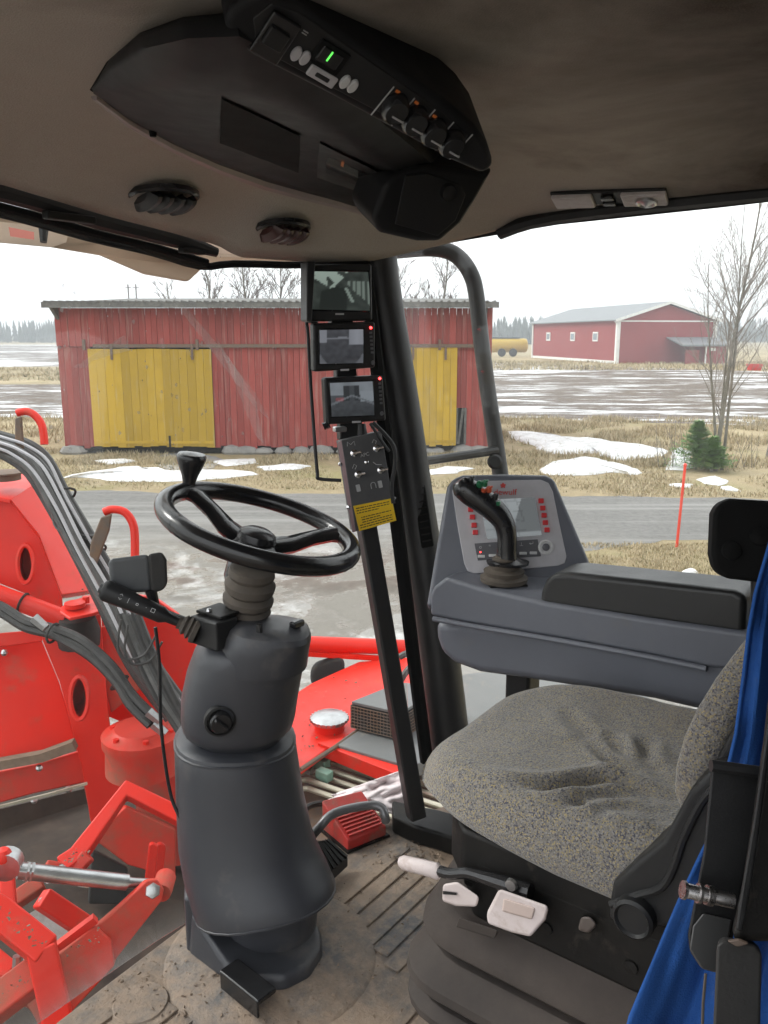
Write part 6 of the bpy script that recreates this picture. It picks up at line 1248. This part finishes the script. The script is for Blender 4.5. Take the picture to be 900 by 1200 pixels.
for _ in range(140):
    q = cp(rd.uniform(335, 500), rd.uniform(780, 880), z=zr + .004); r = rd.choice([.002, .003, .004, .007]); b.add([q + Vector((rd.uniform(-1, 1) * r, rd.uniform(-1, 1) * r, rd.uniform(-.2, .8) * r)) for _ in range(5)], [(0, 1, 2), (0, 2, 3), (0, 3, 4), (1, 2, 4), (0, 1, 4)])
part('soil_crumbs', b, M['dirt'], T, kind='stuff')
T = thing('red_boom_tube', 'long red boom tube lying across beyond the red hood', 'tube', cp(420, 765, d=3.6))
part('tube', B().tube([cp(190, 742, d=3.4), cp(365, 755, d=3.6), cp(480, 759, d=3.75), cp(520, 760, d=3.8)], .035, 18), RD, T); part('weld_flange', B().tube([cp(360, 766, d=3.58), cp(470, 773, d=3.7)], .010, sq=True), RD, T)
hz2 = part('hose_loop', B().tube([cp(x, y, d=3.3) for x, y in ((468, 770), (478, 766), (484, 776), (474, 790), (468, 800))], .014, 8, smooth=4), M['hoseg'], T)
T = thing('black_fender', 'dark rounded tyre fender behind the red hood', 'fender', cp(385, 800, d=3.6))
part('cover', B().prism(q3([(362, 790), (368, 776), (392, 768), (404, 770), (404, 800), (366, 806)], 3.6), vdir(385, 790) * .25), M['tyre'], T, bev=.03, seg=3)
T = thing('grey_deck', 'grey machine deck with a black mesh intake box beside the pillar', 'deck', cp(480, 840, z=-.2))
part('deck_plate', B().prism(zp([(392, 872), (425, 848), (470, 820), (540, 790), (640, 780), (760, 800), (760, 870), (560, 870), (480, 898)], -.14), (0, 0, -.05)), M['greydeck'], T, bev=.005)
mb = zp([(412, 852), (468, 828), (520, 832), (470, 866)], -.13)
bx = part('intake_box', B().prism(mb, (0, 0, .085)), mat('intake_mesh_core', (.035, .033, .032), .8), T)
tb_ = part('box_lid', B().prism([p + Vector((0, 0, .087)) for p in mb], (0, 0, .012)), M['greydeck'], T, bev=.003)
b = B()
for s in range(4):
    a, e = mb[s], mb[(s + 1) % 4]; n = (e - a).cross(Vector((0, 0, 1))).normalized(); n = n if n.dot((a + e) / 2 - sum(mb, Vector()) / 4) > 0 else -n; nn_ = int((e - a).length / .0125)
    for sgn in (1,):
        for k in range(nn_ + 1):
            p = a.lerp(e, k / nn_); b.tube([p + n * .003 * sgn, p + n * .003 * sgn + Vector((0, 0, .085))], .0018, 3)
        for k in range(8): b.tube([a + n * .003 * sgn + Vector((0, 0, k * .0118)), e + n * .003 * sgn + Vector((0, 0, k * .0118))], .0018, 3)
part('mesh_grille', b, M['rust'], bx, kind='stuff')
part('side_rail', B().prism(zp([(372, 870), (400, 864), (480, 898), (478, 912)], -.15), (0, 0, -.05)), RD, T, bev=.004)
T = thing('hydraulic_pipes', 'cream yellow hydraulic pipes held by green clamps outside the glass', 'pipework', cp(410, 900, z=-.3))
for k in range(6):
    o = k * 10 + 10
    part('pipe', B().tube([cp(x, y, z=-.24 - .012 * (k % 2)) for x, y in ((352 - k * 3, 868 + o), (362 - k, 864 + o), (372, 868 + o), (420, 884 + o), (470, 900 + o), (520, 916 + o))], .0095, 10, smooth=4), M['pipe'], T)
for x, y in ((382, 876), (377, 894), (380, 908)): part('clamp', B().box(cp(x, y, z=-.225), (.035, .055, .035)), M['gclamp'], T, bev=.004)
for k in range(3): part('pipe_nut', B().tube([cp(352 + k * 4, 884 + k * 9, z=-.23), cp(358 + k * 4, 886 + k * 9, z=-.23)], .016, 6), M['steel'], T)
part('deck_below', B().prism(zp([(340, 880), (380, 866), (560, 925), (540, 985), (340, 985)], -.32), (0, 0, -.04)), M['rust'], T)
